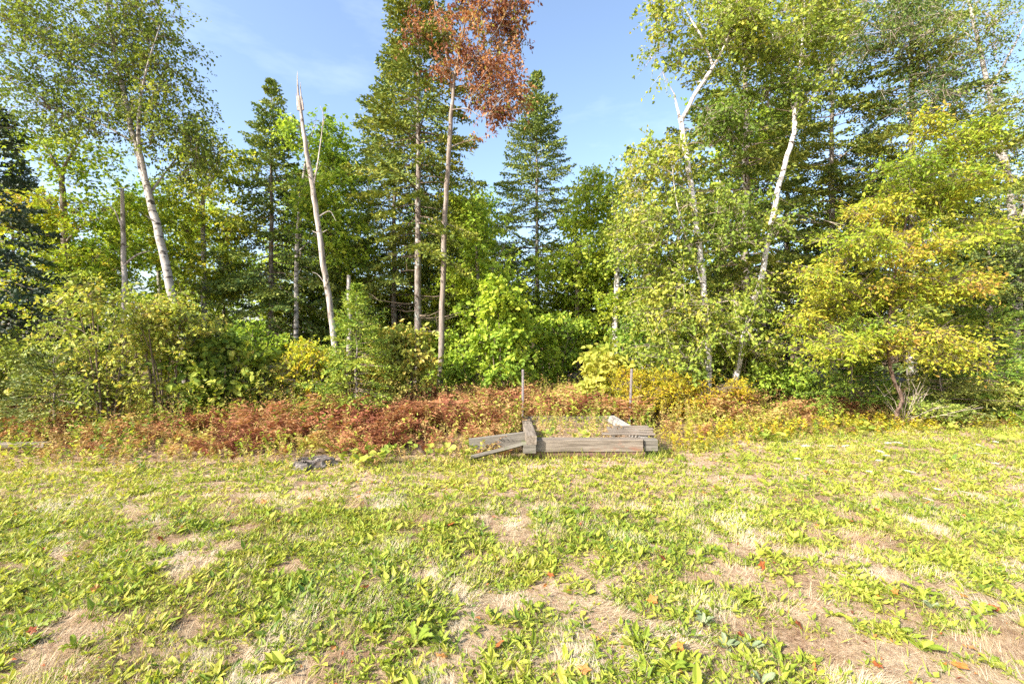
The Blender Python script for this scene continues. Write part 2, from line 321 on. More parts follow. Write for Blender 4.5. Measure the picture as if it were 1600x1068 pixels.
# ------------------------------------------------------------------ broadleaf trees and shrubs
UP = np.array([0, 0, 1.0])
def broadleaf(name, label, cat, trunks, blobs, leaf, bark, leaf_len=.06, leaf_w=.6, twigs=6, per_twig=9, twig_len=.4, clump_r=.3,
              droop=.35, flat=1.0, upn=.6, tone=(.5, .25), seed=0, group=None, wide=False, twig_mat='twig', sides=10, stub=True, tr=1.0, stubs=7):
    """trunks: list of (points, radii) in world space, blobs: list of (centre, radii, clumps)"""
    r = np.random.default_rng(seed)
    base = np.array(trunks[0][0][0], float); base[2] = 0
    root = thing(name, label, cat, base, group)
    gt = Geo(); node_p = []; node_r = []
    for pts, rad in trunks:
        sp = smooth_path(pts, 5); rr = tr * np.interp(np.linspace(0, 1, len(sp)), np.linspace(0, 1, len(rad)), rad)
        sp[1:-1] += (r.random((len(sp) - 2, 3)) - .5) * rr[1:-1, None] * .5
        tube(gt, sp, rr, sides, rough=.14, rng=r, cap=True)
        k = max(1, len(sp) // 5); node_p += list(sp[k:]); node_r += list(rr[k:])
    for q in range(stubs):
        i = r.integers(3, max(4, len(node_p) * 2 // 3)); a = r.random() * 6.28; rr0 = node_r[i]; d = np.array([np.cos(a), np.sin(a), .2 + .5 * r.random()]); L = rr0 + .04 + .16 * r.random() ** 2
        tube(gt, [node_p[i], node_p[i] + d * L * .7, node_p[i] + d * L + UP * .01], [rr0 * .28, rr0 * .2, rr0 * .06], 5)
    gt.build('trunk', M[bark], root, smooth=True, origin=base)
    if not blobs: return root
    C = []; CT = []
    for c, rad, n in blobs:
        d = nrm(r.normal(size=(n, 3))) * (r.random((n, 1)) ** .42); pts = np.asarray(c) + d * np.asarray(rad)
        C.append(pts); CT.append(np.full(n, r.normal(0, .08)) + r.normal(0, .10, n))
    C = np.concatenate(C); CT = np.concatenate(CT)
    ok = C[:, 2] > .15; C = C[ok]; CT = CT[ok]
    NP = np.array(node_p); NR = np.array(node_r)
    order = np.argsort(np.min(np.linalg.norm(C[:, None] - NP[None], axis=2), 1)); C = C[order]; CT = CT[order]
    gb = Geo()
    for c in C:
        dv = c - NP; dist = np.linalg.norm(dv, axis=1)
        cost = dist + .7 * np.maximum(0, -dv[:, 2]) + 3 * (NR < .0045)
        i = np.argmin(cost); s = NP[i]; L = dist[i]
        ctrl = (s + c) / 2 + UP * .12 * L + (r.random(3) - .5) * .25 * L
        t = np.linspace(0, 1, 5)[:, None]; pts = (1 - t) ** 2 * s + 2 * t * (1 - t) * ctrl + t * t * c
        r0 = min(NR[i] * .7, .006 + .011 * L); rr = np.linspace(r0, max(.0035, r0 * .45), 5)
        tube(gb, pts, rr, 4)
        NP = np.concatenate([NP, pts[2:]]); NR = np.concatenate([NR, rr[2:]])
    # twigs and leaves
    n = len(C) * twigs
    c0 = np.repeat(C, twigs, 0); ct = np.repeat(CT, twigs)
    axis = np.array([base[0], base[1], 0]); outw = nrm((c0 - axis) * [1, 1, 0])
    d = r.normal(size=(n, 3)) * [1, 1, flat] + outw * .5; d = nrm(d)
    ln = twig_len * (.55 + .8 * r.random(n)); s0 = c0 + r.normal(size=(n, 3)) * clump_r * .35 * [1, 1, flat]
    end = s0 + d * ln[:, None] - UP * (droop * .45 * ln)[:, None]
    w = .0035; sd = nrm(np.cross(d, UP)); u2 = np.cross(sd, d)
    V = np.stack([c0 + sd * w, c0 - sd * w * .5 + u2 * w, c0 - sd * w * .5 - u2 * w, end], 1); i = np.arange(n)[:, None] * 4
    gb.add(V, np.concatenate([i + [0, 1, 3], i + [1, 2, 3], i + [2, 0, 3]]))
    gb.build('branches', M[twig_mat], root, origin=base)
    m = n * per_twig
    tt = (np.tile((np.arange(per_twig) + .6) / per_twig, n) + r.normal(0, .05, m)).clip(.05, 1.02)
    S = np.repeat(s0, per_twig, 0); E = np.repeat(d, per_twig, 0); LN = np.repeat(ln, per_twig)
    P = S + E * (LN * tt)[:, None] - UP * (droop * .45 * LN * tt ** 2)[:, None]
    P += r.normal(size=(m, 3)) * .02
    D = nrm(E * .5 + r.normal(size=(m, 3)) * [.75, .75, .75 * flat] - UP * droop)
    N = UP * upn + r.normal(size=(m, 3)) * .55 + TO_SUN * .25
    ll = 1.25 * leaf_len * (.6 + .7 * r.random(m))
    tn = tone[0] + np.repeat(ct, per_twig) * (tone[1] / .15) + r.normal(0, tone[1] * .7, m)
    gl = Geo(); leaf_quads(gl, P, D, N, ll, ll * leaf_w, tn.clip(0.01, .99), .18, wide)
    gl.build('crown', M[leaf], root, origin=base)
    return root

def px_path(Y, pts, dy=None):
    dy = dy or [0] * len(pts)
    return [at(x, y, Y + k) for (x, y), k in zip(pts, dy)]
def rooted(Y, pts, dy=None):
    p = px_path(Y, pts, dy); b = p[0].copy(); b[2] = -.08
    return [b] + p
def blob(Y, x, y, rx, ry, n, ry_depth=None, dY=0):
    Yc = Y + dY; s = Yc / FPX
    return (at(x, y, Yc), np.array([rx * s, (ry_depth if ry_depth is not None else (rx + ry) / 2 * s), ry * s]), n)

def build_broadleaves():
    # --- tall birch leaning over the left side
    Y = 9.2
    tr = [(rooted(Y, [(290, 610), (284, 530), (263, 430), (240, 330), (222, 262), (206, 200), (190, 130), (172, 40), (160, -50)]), [.17, .155, .145, .135, .125, .10, .085, .065, .04, .012]),
          (px_path(Y, [(240, 330), (226, 265), (217, 215), (224, 130), (250, 40)], [0, -.1, -.25, -.4, -.5]), [.09, .075, .065, .04, .012]),
          (px_path(Y, [(232, 305), (258, 270), (300, 215)], [0, .2, .4]), [.045, .03, .01]),
          (px_path(Y, [(200, 170), (150, 120), (90, 90), (40, 60)], [0, .2, .3, .5]), [.05, .035, .025, .01]),
          (px_path(Y, [(214, 225), (150, 190), (80, 170)], [0, -.2, -.3]), [.04, .025, .01])]
    bl = [blob(Y, 120, 60, 110, 80, 85), blob(Y, 250, 170, 70, 90, 75), blob(Y, 50, 150, 80, 75, 55), blob(Y, 215, 20, 60, 70, 50), blob(Y, 300, 245, 42, 45, 32), blob(Y, 150, 195, 80, 45, 34), blob(Y, 265, 80, 30, 60, 22), blob(Y, 40, 20, 60, 70, 36), blob(Y,190,100,60,70,40)]
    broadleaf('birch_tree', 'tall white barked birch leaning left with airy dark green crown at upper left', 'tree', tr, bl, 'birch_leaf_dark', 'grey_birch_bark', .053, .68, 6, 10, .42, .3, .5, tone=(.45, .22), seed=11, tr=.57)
    # --- yellow green maple at far left
    Y = 11
    tr = [(rooted(Y, [(108, 560), (104, 420), (99, 320), (96, 270)]), [.11, .10, .085, .075, .06]),
          (px_path(Y, [(97, 280), (75, 235), (40, 190)]), [.05, .03, .01]), (px_path(Y, [(96, 270), (115, 235), (138, 205)]), [.05, .03, .01]), (px_path(Y, [(100, 340), (70, 310), (45, 300)], [0, -.3, -.5]), [.035, .02, .008]), (px_path(Y, [(102, 380), (130, 350), (160, 340)], [0, -.2, -.5]), [.03, .02, .008])]
    bl = [blob(Y, 95, 240, 75, 45, 45), blob(Y, 60, 320, 60, 40, 32), blob(Y, 150, 320, 70, 50, 45), blob(Y, 110, 395, 80, 45, 45), blob(Y, 160, 420, 60, 50, 36), blob(Y, 70, 460, 55, 40, 30)]
    broadleaf('maple_tree', 'slim dark trunked tree with yellow green leaves beside the left edge spruce', 'tree', tr, bl, 'golden_leaf', 'maple_bark', .075, .7, 6, 8, .4, .3, .3, flat=.6, tone=(.3, .2), seed=12, tr=.85)
    # --- grey trunk between maple and birch
    Y = 10.2
    tr = [(rooted(Y, [(193, 520), (194, 430), (192, 360), (191, 295)]), [.075, .07, .062, .055, .04]), (px_path(Y, [(193, 415), (215, 398), (234, 392)], [0, -.1, -.2]), [.03, .022, .01]), (px_path(Y, [(192, 360), (180, 330), (168, 320)]), [.02, .014, .006])]
    broadleaf('dead_tree', 'thin grey branchless dead trunk just left of the leaning birch', 'dead tree', tr, None, None, 'dead_wood', seed=13, tr=.85)
    # --- tree right of the left birch
    Y = 12.5
    tr = [(rooted(Y, [(319, 580), (318, 430), (317, 320), (325, 280)]), [.10, .09, .08, .065, .05]), (px_path(Y, [(321, 300), (340, 262), (345, 225)]), [.045, .03, .01]), (px_path(Y, [(317, 330), (300, 290), (292, 250)]), [.035, .02, .01])]
    bl = [blob(Y, 335, 265, 55, 55, 50), blob(Y, 290, 330, 55, 55, 50), blob(Y, 350, 350, 50, 50, 36), blob(Y, 250, 380, 60, 50, 40), blob(Y, 310, 420, 60, 45, 40)]
    broadleaf('maple_tree', 'slim grey trunked tree with yellow green crown right of the leaning birch', 'tree', tr, bl, 'yellow_leaf', 'grey_birch_bark', .075, .75, 6, 8, .42, .3, .3, flat=.6, tone=(.2, .2), seed=14, tr=.8)
    # --- pale trunk and green crown behind the leaning snag
    Y = 12
    tr = [(rooted(Y, [(462, 590), (463, 440), (468, 330), (478, 250), (492, 195)]), [.10, .09, .08, .065, .045, .02]), (px_path(Y, [(470, 300), (500, 260), (520, 225)]), [.04, .025, .01]), (px_path(Y, [(464, 395), (485, 375), (512, 350)], [0, -.1, -.2]), [.03, .02, .008])]
    bl = [blob(Y, 503, 225, 36, 42, 36), blob(Y, 525, 300, 45, 50, 46), blob(Y, 480, 330, 40, 50, 34), blob(Y, 530, 375, 45, 40, 36), blob(Y, 455, 215, 20, 30, 10)]
    broadleaf('maple_tree', 'pale slender trunk with green leafy crown behind the leaning dead trunk', 'tree', tr, bl, 'maple_leaf', 'grey_birch_bark', .08, .8, 6, 8, .42, .3, .35, flat=.7, tone=(.5, .22), seed=15, tr=.7)
    # --- leaning snag with jagged top
    Y = 9.6
    tr = [(rooted(Y, [(530, 600), (520, 510), (508, 430), (497, 350), (487, 280), (474, 205), (467, 150)]), [.135, .13, .122, .115, .105, .095, .078, .042])]
    o = broadleaf('dead_tree', 'tall leaning dead birch trunk with jagged broken top and no leaves', 'dead tree', tr, None, None, 'dead_wood', seed=16, tr=.52)
    g = Geo(); r = np.random.default_rng(4)
    for px, top, w in ((464, 110, .020), (469, 128, .016), (471, 150, .014), (462, 145, .013), (466, 138, .012)):
        p = [at(px + 3, 172, Y), at(px + 1, (top + 160) / 2, Y), at(px, top, Y)]
        for q in p: q[1] += (r.random() - .5) * .05
        tube(g, smooth_path(p, 4), np.linspace(w * 1.4, .003, 9), 5, rough=.5, rng=r)
    g.build('broken_top', M['dead_wood'], o, origin=o.location)
    for p, w in (([(488, 300), (497, 250), (505, 185), (500, 165)], .02), ([(503, 205), (508, 180)], .012), ([(495, 340), (515, 330), (525, 345)], .015), ([(512, 450), (498, 430), (488, 425)], .012)):
        q = [at(x, y, Y) for x, y in p]; sp = smooth_path(q, 4); g = Geo(); tube(g, sp, np.linspace(w, .004, len(sp)), 5); g.build('branch', M['dead_wood'], o, origin=o.location)
    # --- short snag
    Y = 10.6
    tr = [(rooted(Y, [(546, 560), (547, 500), (545, 455), (545, 430)]), [.075, .072, .068, .06, .05])]
    broadleaf('dead_tree', 'short broken off dead trunk standing right of the leaning snag', 'dead tree', tr, None, None, 'dead_wood', seed=17, tr=.8)
    # --- red maple
    Y = 10.5
    tr = [(rooted(Y, [(688, 625), (690, 500), (694, 380), (699, 270), (705, 180), (711, 112)]), [.17, .15, .132, .12, .108, .092, .07]),
          (px_path(Y, [(707, 150), (700, 100), (690, 55), (672, -30)]), [.05, .04, .03, .01]), (px_path(Y, [(711, 115), (722, 60), (738, -30)]), [.06, .045, .012]),
          (px_path(Y, [(711, 115), (745, 85), (775, 50), (800, 0)], [0, -.2, -.3, -.4]), [.05, .035, .025, .01]), (px_path(Y, [(703, 172), (730, 170), (752, 182), (770, 178)], [0, -.2, -.3, -.4]), [.03, .022, .016, .006]),
          (px_path(Y, [(702, 130), (675, 90), (650, 60)], [0, .2, .4]), [.03, .02, .008])]
    bl = [blob(Y, 768, 60, 56, 55, 38), blob(Y, 748, 120, 52, 45, 34), blob(Y, 700, 50, 24, 55, 15), blob(Y, 800, 15, 38, 40, 32), blob(Y, 645, 45, 20, 34, 7), blob(Y, 790, 130, 36, 50, 28), blob(Y, 765, 175, 28, 26, 16), blob(Y, 745, -10, 65, 30, 28), blob(Y, 694, 118, 12, 36, 5), blob(Y, 742, 213, 6, 6, 1)]
    broadleaf('red_maple', 'tall bare trunked maple with rust red autumn crown', 'tree', tr, bl, 'red_leaf', 'maple_bark', .07, .55, 6, 9, .34, .2, .6, tone=(.42, .26), seed=18, tr=.5, twig_mat='pale_twig')
    # --- green maples of the middle
    Y = 12
    tr = [(rooted(Y, [(752, 610), (750, 500), (745, 400), (742, 330)]), [.07, .065, .055, .04, .015]), (px_path(Y, [(750, 480), (770, 420), (790, 380)]), [.03, .02, .008])]
    bl = [blob(Y, 745, 350, 40, 50, 40), blob(Y, 755, 430, 55, 50, 56), blob(Y, 745, 520, 50, 45, 44), blob(Y, 790, 480, 40, 50, 36), blob(Y, 730, 310, 20, 25, 10)]
    broadleaf('maple_tree', 'young green maple right of the red maple trunk, leafy to the ground', 'tree', tr, bl, 'maple_leaf', 'maple_bark', .085, .8, 6, 8, .4, .3, .35, flat=.65, tone=(.62, .22), seed=19)
    Y = 14
    tr = [(rooted(Y, [(905, 600), (902, 480), (905, 400), (910, 330)]), [.09, .08, .07, .05, .015])]
    bl = [blob(Y, 915, 340, 45, 45, 46), blob(Y, 880, 420, 50, 45, 46), blob(Y, 930, 430, 50, 50, 46), blob(Y, 900, 520, 60, 45, 46)]
    broadleaf('maple_tree', 'green maple just right of the lone central spruce', 'tree', tr, bl, 'maple_leaf', 'maple_bark', .09, .8, 6, 8, .45, .3, .35, flat=.65, tone=(.72, .2), seed=20)
    Y = 13
    tr = [(rooted(Y, [(960, 600), (962, 480), (965, 380), (955, 300)]), [.10, .09, .085, .06, .02])]
    bl = [blob(Y, 940, 300, 45, 40, 40), blob(Y, 975, 360, 45, 45, 36), blob(Y, 930, 395, 40, 35, 26)]
    broadleaf('birch_tree', 'thin white trunked birch deep between central spruce and right birches', 'tree', tr, bl, 'maple_leaf', 'birch_bark', .075, .75, 6, 8, .4, .3, .4, tone=(.55, .22), seed=21)
    # --- right birch A
    Y = 9.5
    tr = [(rooted(Y, [(1108, 650), (1105, 540), (1098, 440), (1090, 370), (1081, 300), (1072, 240), (1062, 182)]), [.155, .145, .13, .12, .112, .105, .10, .085]),
          (px_path(Y, [(1064, 190), (1088, 145), (1115, 103)], [0, -.1, -.1]), [.08, .07, .062]), (px_path(Y, [(1115, 103), (1137, 60), (1140, 5), (1132, -60)], [-.1, -.15, -.2, -.2]), [.05, .042, .035, .015]),
          (px_path(Y, [(1114, 104), (1098, 62), (1078, 28), (1050, -20)], [-.1, 0, .1, .2]), [.048, .04, .03, .012]), (px_path(Y, [(1062, 185), (1056, 160), (1053, 146)]), [.05, .04, .022]),
          (px_path(Y, [(1098, 450), (1075, 380), (1058, 320), (1050, 260)], [0, -.2, -.4, -.5]), [.035, .028, .02, .008]), (px_path(Y, [(1080, 300), (1040, 280), (1010, 300)], [0, .2, .3]), [.03, .02, .008])]
    bl = [blob(Y, 1025, 270, 48, 55, 52), blob(Y, 1005, 375, 48, 55, 52), blob(Y, 1045, 470, 60, 60, 60), blob(Y, 1135, 340, 45, 60, 40), blob(Y, 1125, 190, 45, 40, 34), blob(Y, 1125, 50, 60, 55, 54), blob(Y, 1045, 60, 30, 60, 18), blob(Y, 1030, 555, 50, 40, 36), blob(Y, 1130, 510, 45, 50, 40), blob(Y, 1175, 45, 45, 50, 36), blob(Y, 1065, 400, 30, 60, 24), blob(Y, 1020, 10, 26, 24, 8), blob(Y, 1092, 500, 28, 60, 16, dY=-.45), blob(Y, 1075, 340, 24, 50, 10, dY=-.4), blob(Y, 1070, 570, 40, 30, 18, dY=-.2)]
    broadleaf('birch_tree', 'white birch with forked kinked trunk and yellow green leaves, left of the pair', 'tree', tr, bl, 'birch_leaf', 'birch_bark', .066, .72, 6, 9, .38, .3, .45, tone=(.44, .22), seed=22, tr=.54, twig_mat='pale_twig')
    # --- right birch B
    Y = 9.8
    tr = [(rooted(Y, [(1140, 640), (1162, 530), (1190, 430), (1205, 350), (1222, 272), (1240, 208), (1241, 175)]), [.125, .12, .112, .105, .098, .09, .082, .07]),
          (px_path(Y, [(1241, 180), (1247, 130), (1254, 60), (1258, -30)], [0, -.1, -.1, -.1]), [.062, .05, .035, .012]), (px_path(Y, [(1242, 182), (1258, 150), (1282, 122), (1330, 70)], [0, .05, .1, .3]), [.045, .038, .03, .01]),
          (px_path(Y, [(1240, 175), (1232, 145), (1215, 90), (1200, 20)], [0, .1, .1, .2]), [.035, .03, .02, .008])]
    bl = [blob(Y, 1225, 70, 50, 60, 48), blob(Y, 1290, 55, 45, 50, 36), blob(Y, 1255, 0, 60, 35, 34), blob(Y, 1205, 140, 35, 25, 14), blob(Y, 1250, 145, 45, 22, 20), blob(Y, 1170, 470, 35, 40, 22), blob(Y, 1185, 545, 35, 35, 18), blob(Y, 1210, 330, 18, 40, 7, dY=-.3)]
    broadleaf('birch_tree', 'white birch leaning right with fork under the upper edge, right of the pair', 'tree', tr, bl, 'birch_leaf', 'birch_bark', .062, .7, 6, 9, .38, .3, .5, tone=(.44, .22), seed=23, tr=.56, twig_mat='pale_twig')
    # --- tall airy tree at upper right
    Y = 11.5
    tr = [(rooted(Y, [(1588, 620), (1588, 500), (1585, 380), (1572, 260), (1545, 140), (1520, 30), (1500, -60)]), [.15, .14, .13, .115, .09, .07, .05, .015]),
          (px_path(Y, [(1572, 260), (1520, 190), (1470, 130), (1420, 50)], [0, .3, .4, .5]), [.05, .04, .03, .01]), (px_path(Y, [(1545, 140), (1580, 80), (1610, 20)]), [.045, .03, .01]), (px_path(Y, [(1585, 370), (1610, 300), (1630, 240)]), [.04, .03, .01]), (px_path(Y, [(1530, 70), (1470, 20), (1400, -30)], [0, .3, .5]), [.035, .025, .01])]
    bl = [blob(Y, 1400, 45, 70, 60, 60), blob(Y, 1480, 50, 70, 65, 70), blob(Y, 1555, 60, 55, 70, 44), blob(Y, 1540, 180, 60, 50, 46), blob(Y, 1450, 140, 70, 45, 50), blob(Y, 1595, 230, 45, 50, 30), blob(Y, 1580, 310, 45, 45, 30), blob(Y, 1350, 40, 40, 60, 34), blob(Y, 1590, 420, 50, 40, 30)]
    broadleaf('poplar_tree', 'tall fine leaved green tree with upright limbs at the upper right', 'tree', tr, bl, 'poplar_leaf', 'grey_birch_bark', .055, .6, 6, 9, .42, .3, .3, tone=(.5, .24), seed=24, tr=.75, twig_mat='pale_twig')
    # --- small golden tree in front at right
    Y = 8.3
    tr = [(rooted(Y, [(1396, 668), (1402, 645), (1409, 622), (1397, 595), (1389, 560), (1389, 515), (1396, 440), (1415, 350), (1432, 260), (1446, 205)], [0, 0, 0, 0, 0, 0, 0, .1, .15, .2]), [.075, .072, .066, .066, .058, .054, .048, .04, .028, .02, .006]),
          (px_path(Y, [(1389, 515), (1350, 470), (1300, 440), (1265, 425)], [0, -.2, -.3, -.3]), [.028, .022, .014, .005]), (px_path(Y, [(1391, 490), (1440, 450), (1490, 440)], [0, -.2, -.4]), [.028, .02, .006]), (px_path(Y, [(1396, 440), (1360, 390), (1330, 360)], [0, .2, .3]), [.022, .015, .005]),
          (px_path(Y, [(1405, 400), (1450, 370), (1500, 350)], [0, .2, .4]), [.02, .015, .005]), (px_path(Y, [(1389, 540), (1340, 535), (1290, 530)], [0, -.3, -.5]), [.02, .014, .005]), (px_path(Y, [(1389, 535), (1440, 520), (1500, 515)], [0, -.3, -.4]), [.02, .014, .005]), (px_path(Y, [(1425, 290), (1470, 250), (1510, 215)], [0, .2, .3]), [.018, .012, .005])]
    bl = []
    rr = np.random.default_rng(77)
    for x, y, rx in ((1395, 530, 90), (1320, 520, 60), (1470, 520, 60), (1280, 435, 40), (1340, 455, 60), (1400, 455, 70), (1470, 445, 65), (1520, 430, 30), (1340, 385, 55), (1410, 385, 65), (1480, 370, 65), (1530, 350, 30), (1370, 330, 50), (1440, 310, 60), (1500, 290, 45), (1420, 265, 45), (1470, 235, 45), (1450, 200, 25), (1515, 210, 30), (1300, 480, 40), (1305, 548, 42), (1490, 552, 45), (1260, 500, 24)):
        bl.append(blob(Y, x, y, rx, 26, int(rx * .60), rx * Y / FPX * .9, dY=rr.normal(0, .25)))
    broadleaf('golden_tree', 'small crooked tree with layered golden yellow leaves at the lawn edge on the right', 'tree', tr, bl, 'golden_leaf', 'dark_bark', .058, .45, 6, 10, .34, .2, .4, flat=.55, upn=.9, tone=(.47, .19), seed=25, tr=.52)
build_broadleaves()

# ------------------------------------------------------------------ spruces
def spruce_meshes(H, zb, R, seed, per_m=19, twig_n=7, needle=(.12, .05), power=.75, droop=.35, tone=(.45, .2), trunk_r=.10, node=.088, lean=(0, 0), ragged=.25, tipup=.5, dead=0, dead_from=.8):
    r = np.random.default_rng(seed)
    zt = np.linspace(-.08, H, 22); path = np.stack([lean[0] * (zt / H) + r.normal(0, .012, 22), lean[1] * (zt / H) + r.normal(0, .012, 22), zt], 1)
    gt = Geo(); tube(gt, path, np.maximum(trunk_r * (1 - zt.clip(0) / H) ** .8, .008), 9, rough=.16, rng=r)
    gb = Geo(); gl = Geo()
    nb = int((H - zb) * per_m)
    zs = zb + (H * .99 - zb) * np.sort(r.random(nb)); az0 = r.random() * 6.28
    side_bias = 1 + .22 * np.cos(np.linspace(0, 6.28, 13)[:-1] * 2 + r.random() * 6)
    P_, D_, T_, L_, W_ = [], [], [], [], []
    for k, z in enumerate(zs):
        s = (H - z) / (H - zb); az = az0 + k * 2.39996 + r.normal(0, .3)
        gap = .6 + .8 * vnoise(z * .9, az % 6.28, seed + 3)
        L = (R * (s ** power) * (1 - .25 * max(0, s - .85) / .15) + .05) * (1 - ragged + 2 * ragged * r.random()) * np.interp(az % 6.28, np.linspace(0, 6.28, 12), side_bias) * (.75 + .25 * gap)
        e0 = np.interp(s, [0, .15, .5, 1], [.95, .55, .12, -.12]) + r.normal(0, .1)
        n = max(4, int(L / node)); t = (np.arange(n) + .5) / n
        h = np.array([np.cos(az), np.sin(az), 0])
        dz = L * (np.sin(e0) * t - droop * s ** .5 * t ** 2 + tipup * droop * s ** .5 * t ** 3)
        base = np.array([np.interp(z, zt, path[:, 0]), np.interp(z, zt, path[:, 1]), z])
        pts = base + h * (L * np.cos(e0) * t)[:, None] + UP * dz[:, None]
        bp = np.concatenate([[base], pts[::max(1, n // 4)], pts[-1:]])
        tube(gb, bp, np.linspace(.006 + .008 * L, .003, len(bp)), 3)
        tan = nrm(np.gradient(np.concatenate([[base], pts]), axis=0))[1:]
        sd = nrm(np.cross(tan, UP)); upb = np.cross(sd, tan)
        skip = t > (.30 * min(1, s * 1.6)) + r.normal(0, .05)           # bare near the stem
        btone = r.normal(0, tone[1] * .6)
        for sgn in (-1, 1, 0):
            sel = skip if sgn else skip & (r.random(n) < .55)
            m = sel.sum()
            if not m: continue
            tl = (np.clip(.5 * (1 - t[sel]) * L + min(.09, .03 + .12 * L), .04, .55)) * (.6 + .6 * r.random(m))
            if sgn: td = nrm(tan[sel] * .75 + sd[sel] * sgn * (.75 + .2 * r.random((m, 1))) + UP * (-.12 - .22 * droop + r.normal(0, .13, (m, 1))))
            else: td = nrm(tan[sel] + upb[sel] * (.35 * r.random((m, 1))) + r.normal(0, .15, (m, 3))); tl *= .6
            j = (np.arange(twig_n) + .5) / twig_n
            pp = pts[sel][:, None] + td[:, None] * (tl[:, None] * j[None])[..., None] - UP * (.15 * tl[:, None] * j[None] ** 2)[..., None]
            pp = pp.reshape(-1, 3) + r.normal(0, .012, (m * twig_n, 3))
            dd = np.repeat(td, twig_n, 0) * .9 + r.normal(0, .42, (m * twig_n, 3)) + UP * .08
            P_.append(pp); D_.append(dd); q = len(pp)
            L_.append((needle[0] * .55 + np.repeat(tl, twig_n) / twig_n * .8) * (.7 + .6 * r.random(q))); W_.append(needle[1] * (.7 + .6 * r.random(q)))
            T_.append(tone[0] + btone + r.normal(0, tone[1], q) + .10 * np.tile(j, m))
    P = np.concatenate(P_); D = np.concatenate(D_)
    leaf_quads(gl, P, D, UP * .5 + r.normal(0, .6, (len(P), 3)), np.concatenate(L_), np.concatenate(W_), np.concatenate(T_).clip(.01, .99), .1)
    # dead lower twigs
    for k in range(dead):
        z = zb * (.25 + dead_from * r.random()); az = r.random() * 6.28; L = .5 + 1.0 * r.random()
        h = np.array([np.cos(az), np.sin(az), 0]); b = np.array([np.interp(z, zt, path[:, 0]), np.interp(z, zt, path[:, 1]), z])
        t = np.linspace(0, 1, 5)[:, None]; pts = b + h * L * t + UP * (-.12 * L * t + .18 * L * t * t) + r.normal(0, .02, (5, 3)) * t
        tube(gb, pts, np.linspace(.014, .004, 5), 4)
        for q in range(2):
            k2 = 2 + q; d2 = nrm(h + r.normal(0, .6, 3)); tube(gb, [pts[k2], pts[k2] + d2 * .2, pts[k2] + d2 * .4 - UP * .04], [.006, .004, .002], 3)
    return gt, gb, gl

def spruce(label, px, Y, top_py, zb, R, seed, mat='spruce_needle', name='spruce_tree', group=None, branch_mat='twig', **kw):
    H = at(px, top_py, Y)[2]; base = at(px, 534, Y); base[2] = float(ground_z(base[0], base[1]))
    gt, gb, gl = spruce_meshes(H, zb, R, seed, **kw)
    root = thing(name, label, 'tree', base, group)
    gt.build('trunk', M['spruce_bark'], root, smooth=True); gb.build('branches', M[branch_mat], root); gl.build('crown', M[mat], root)
    return root

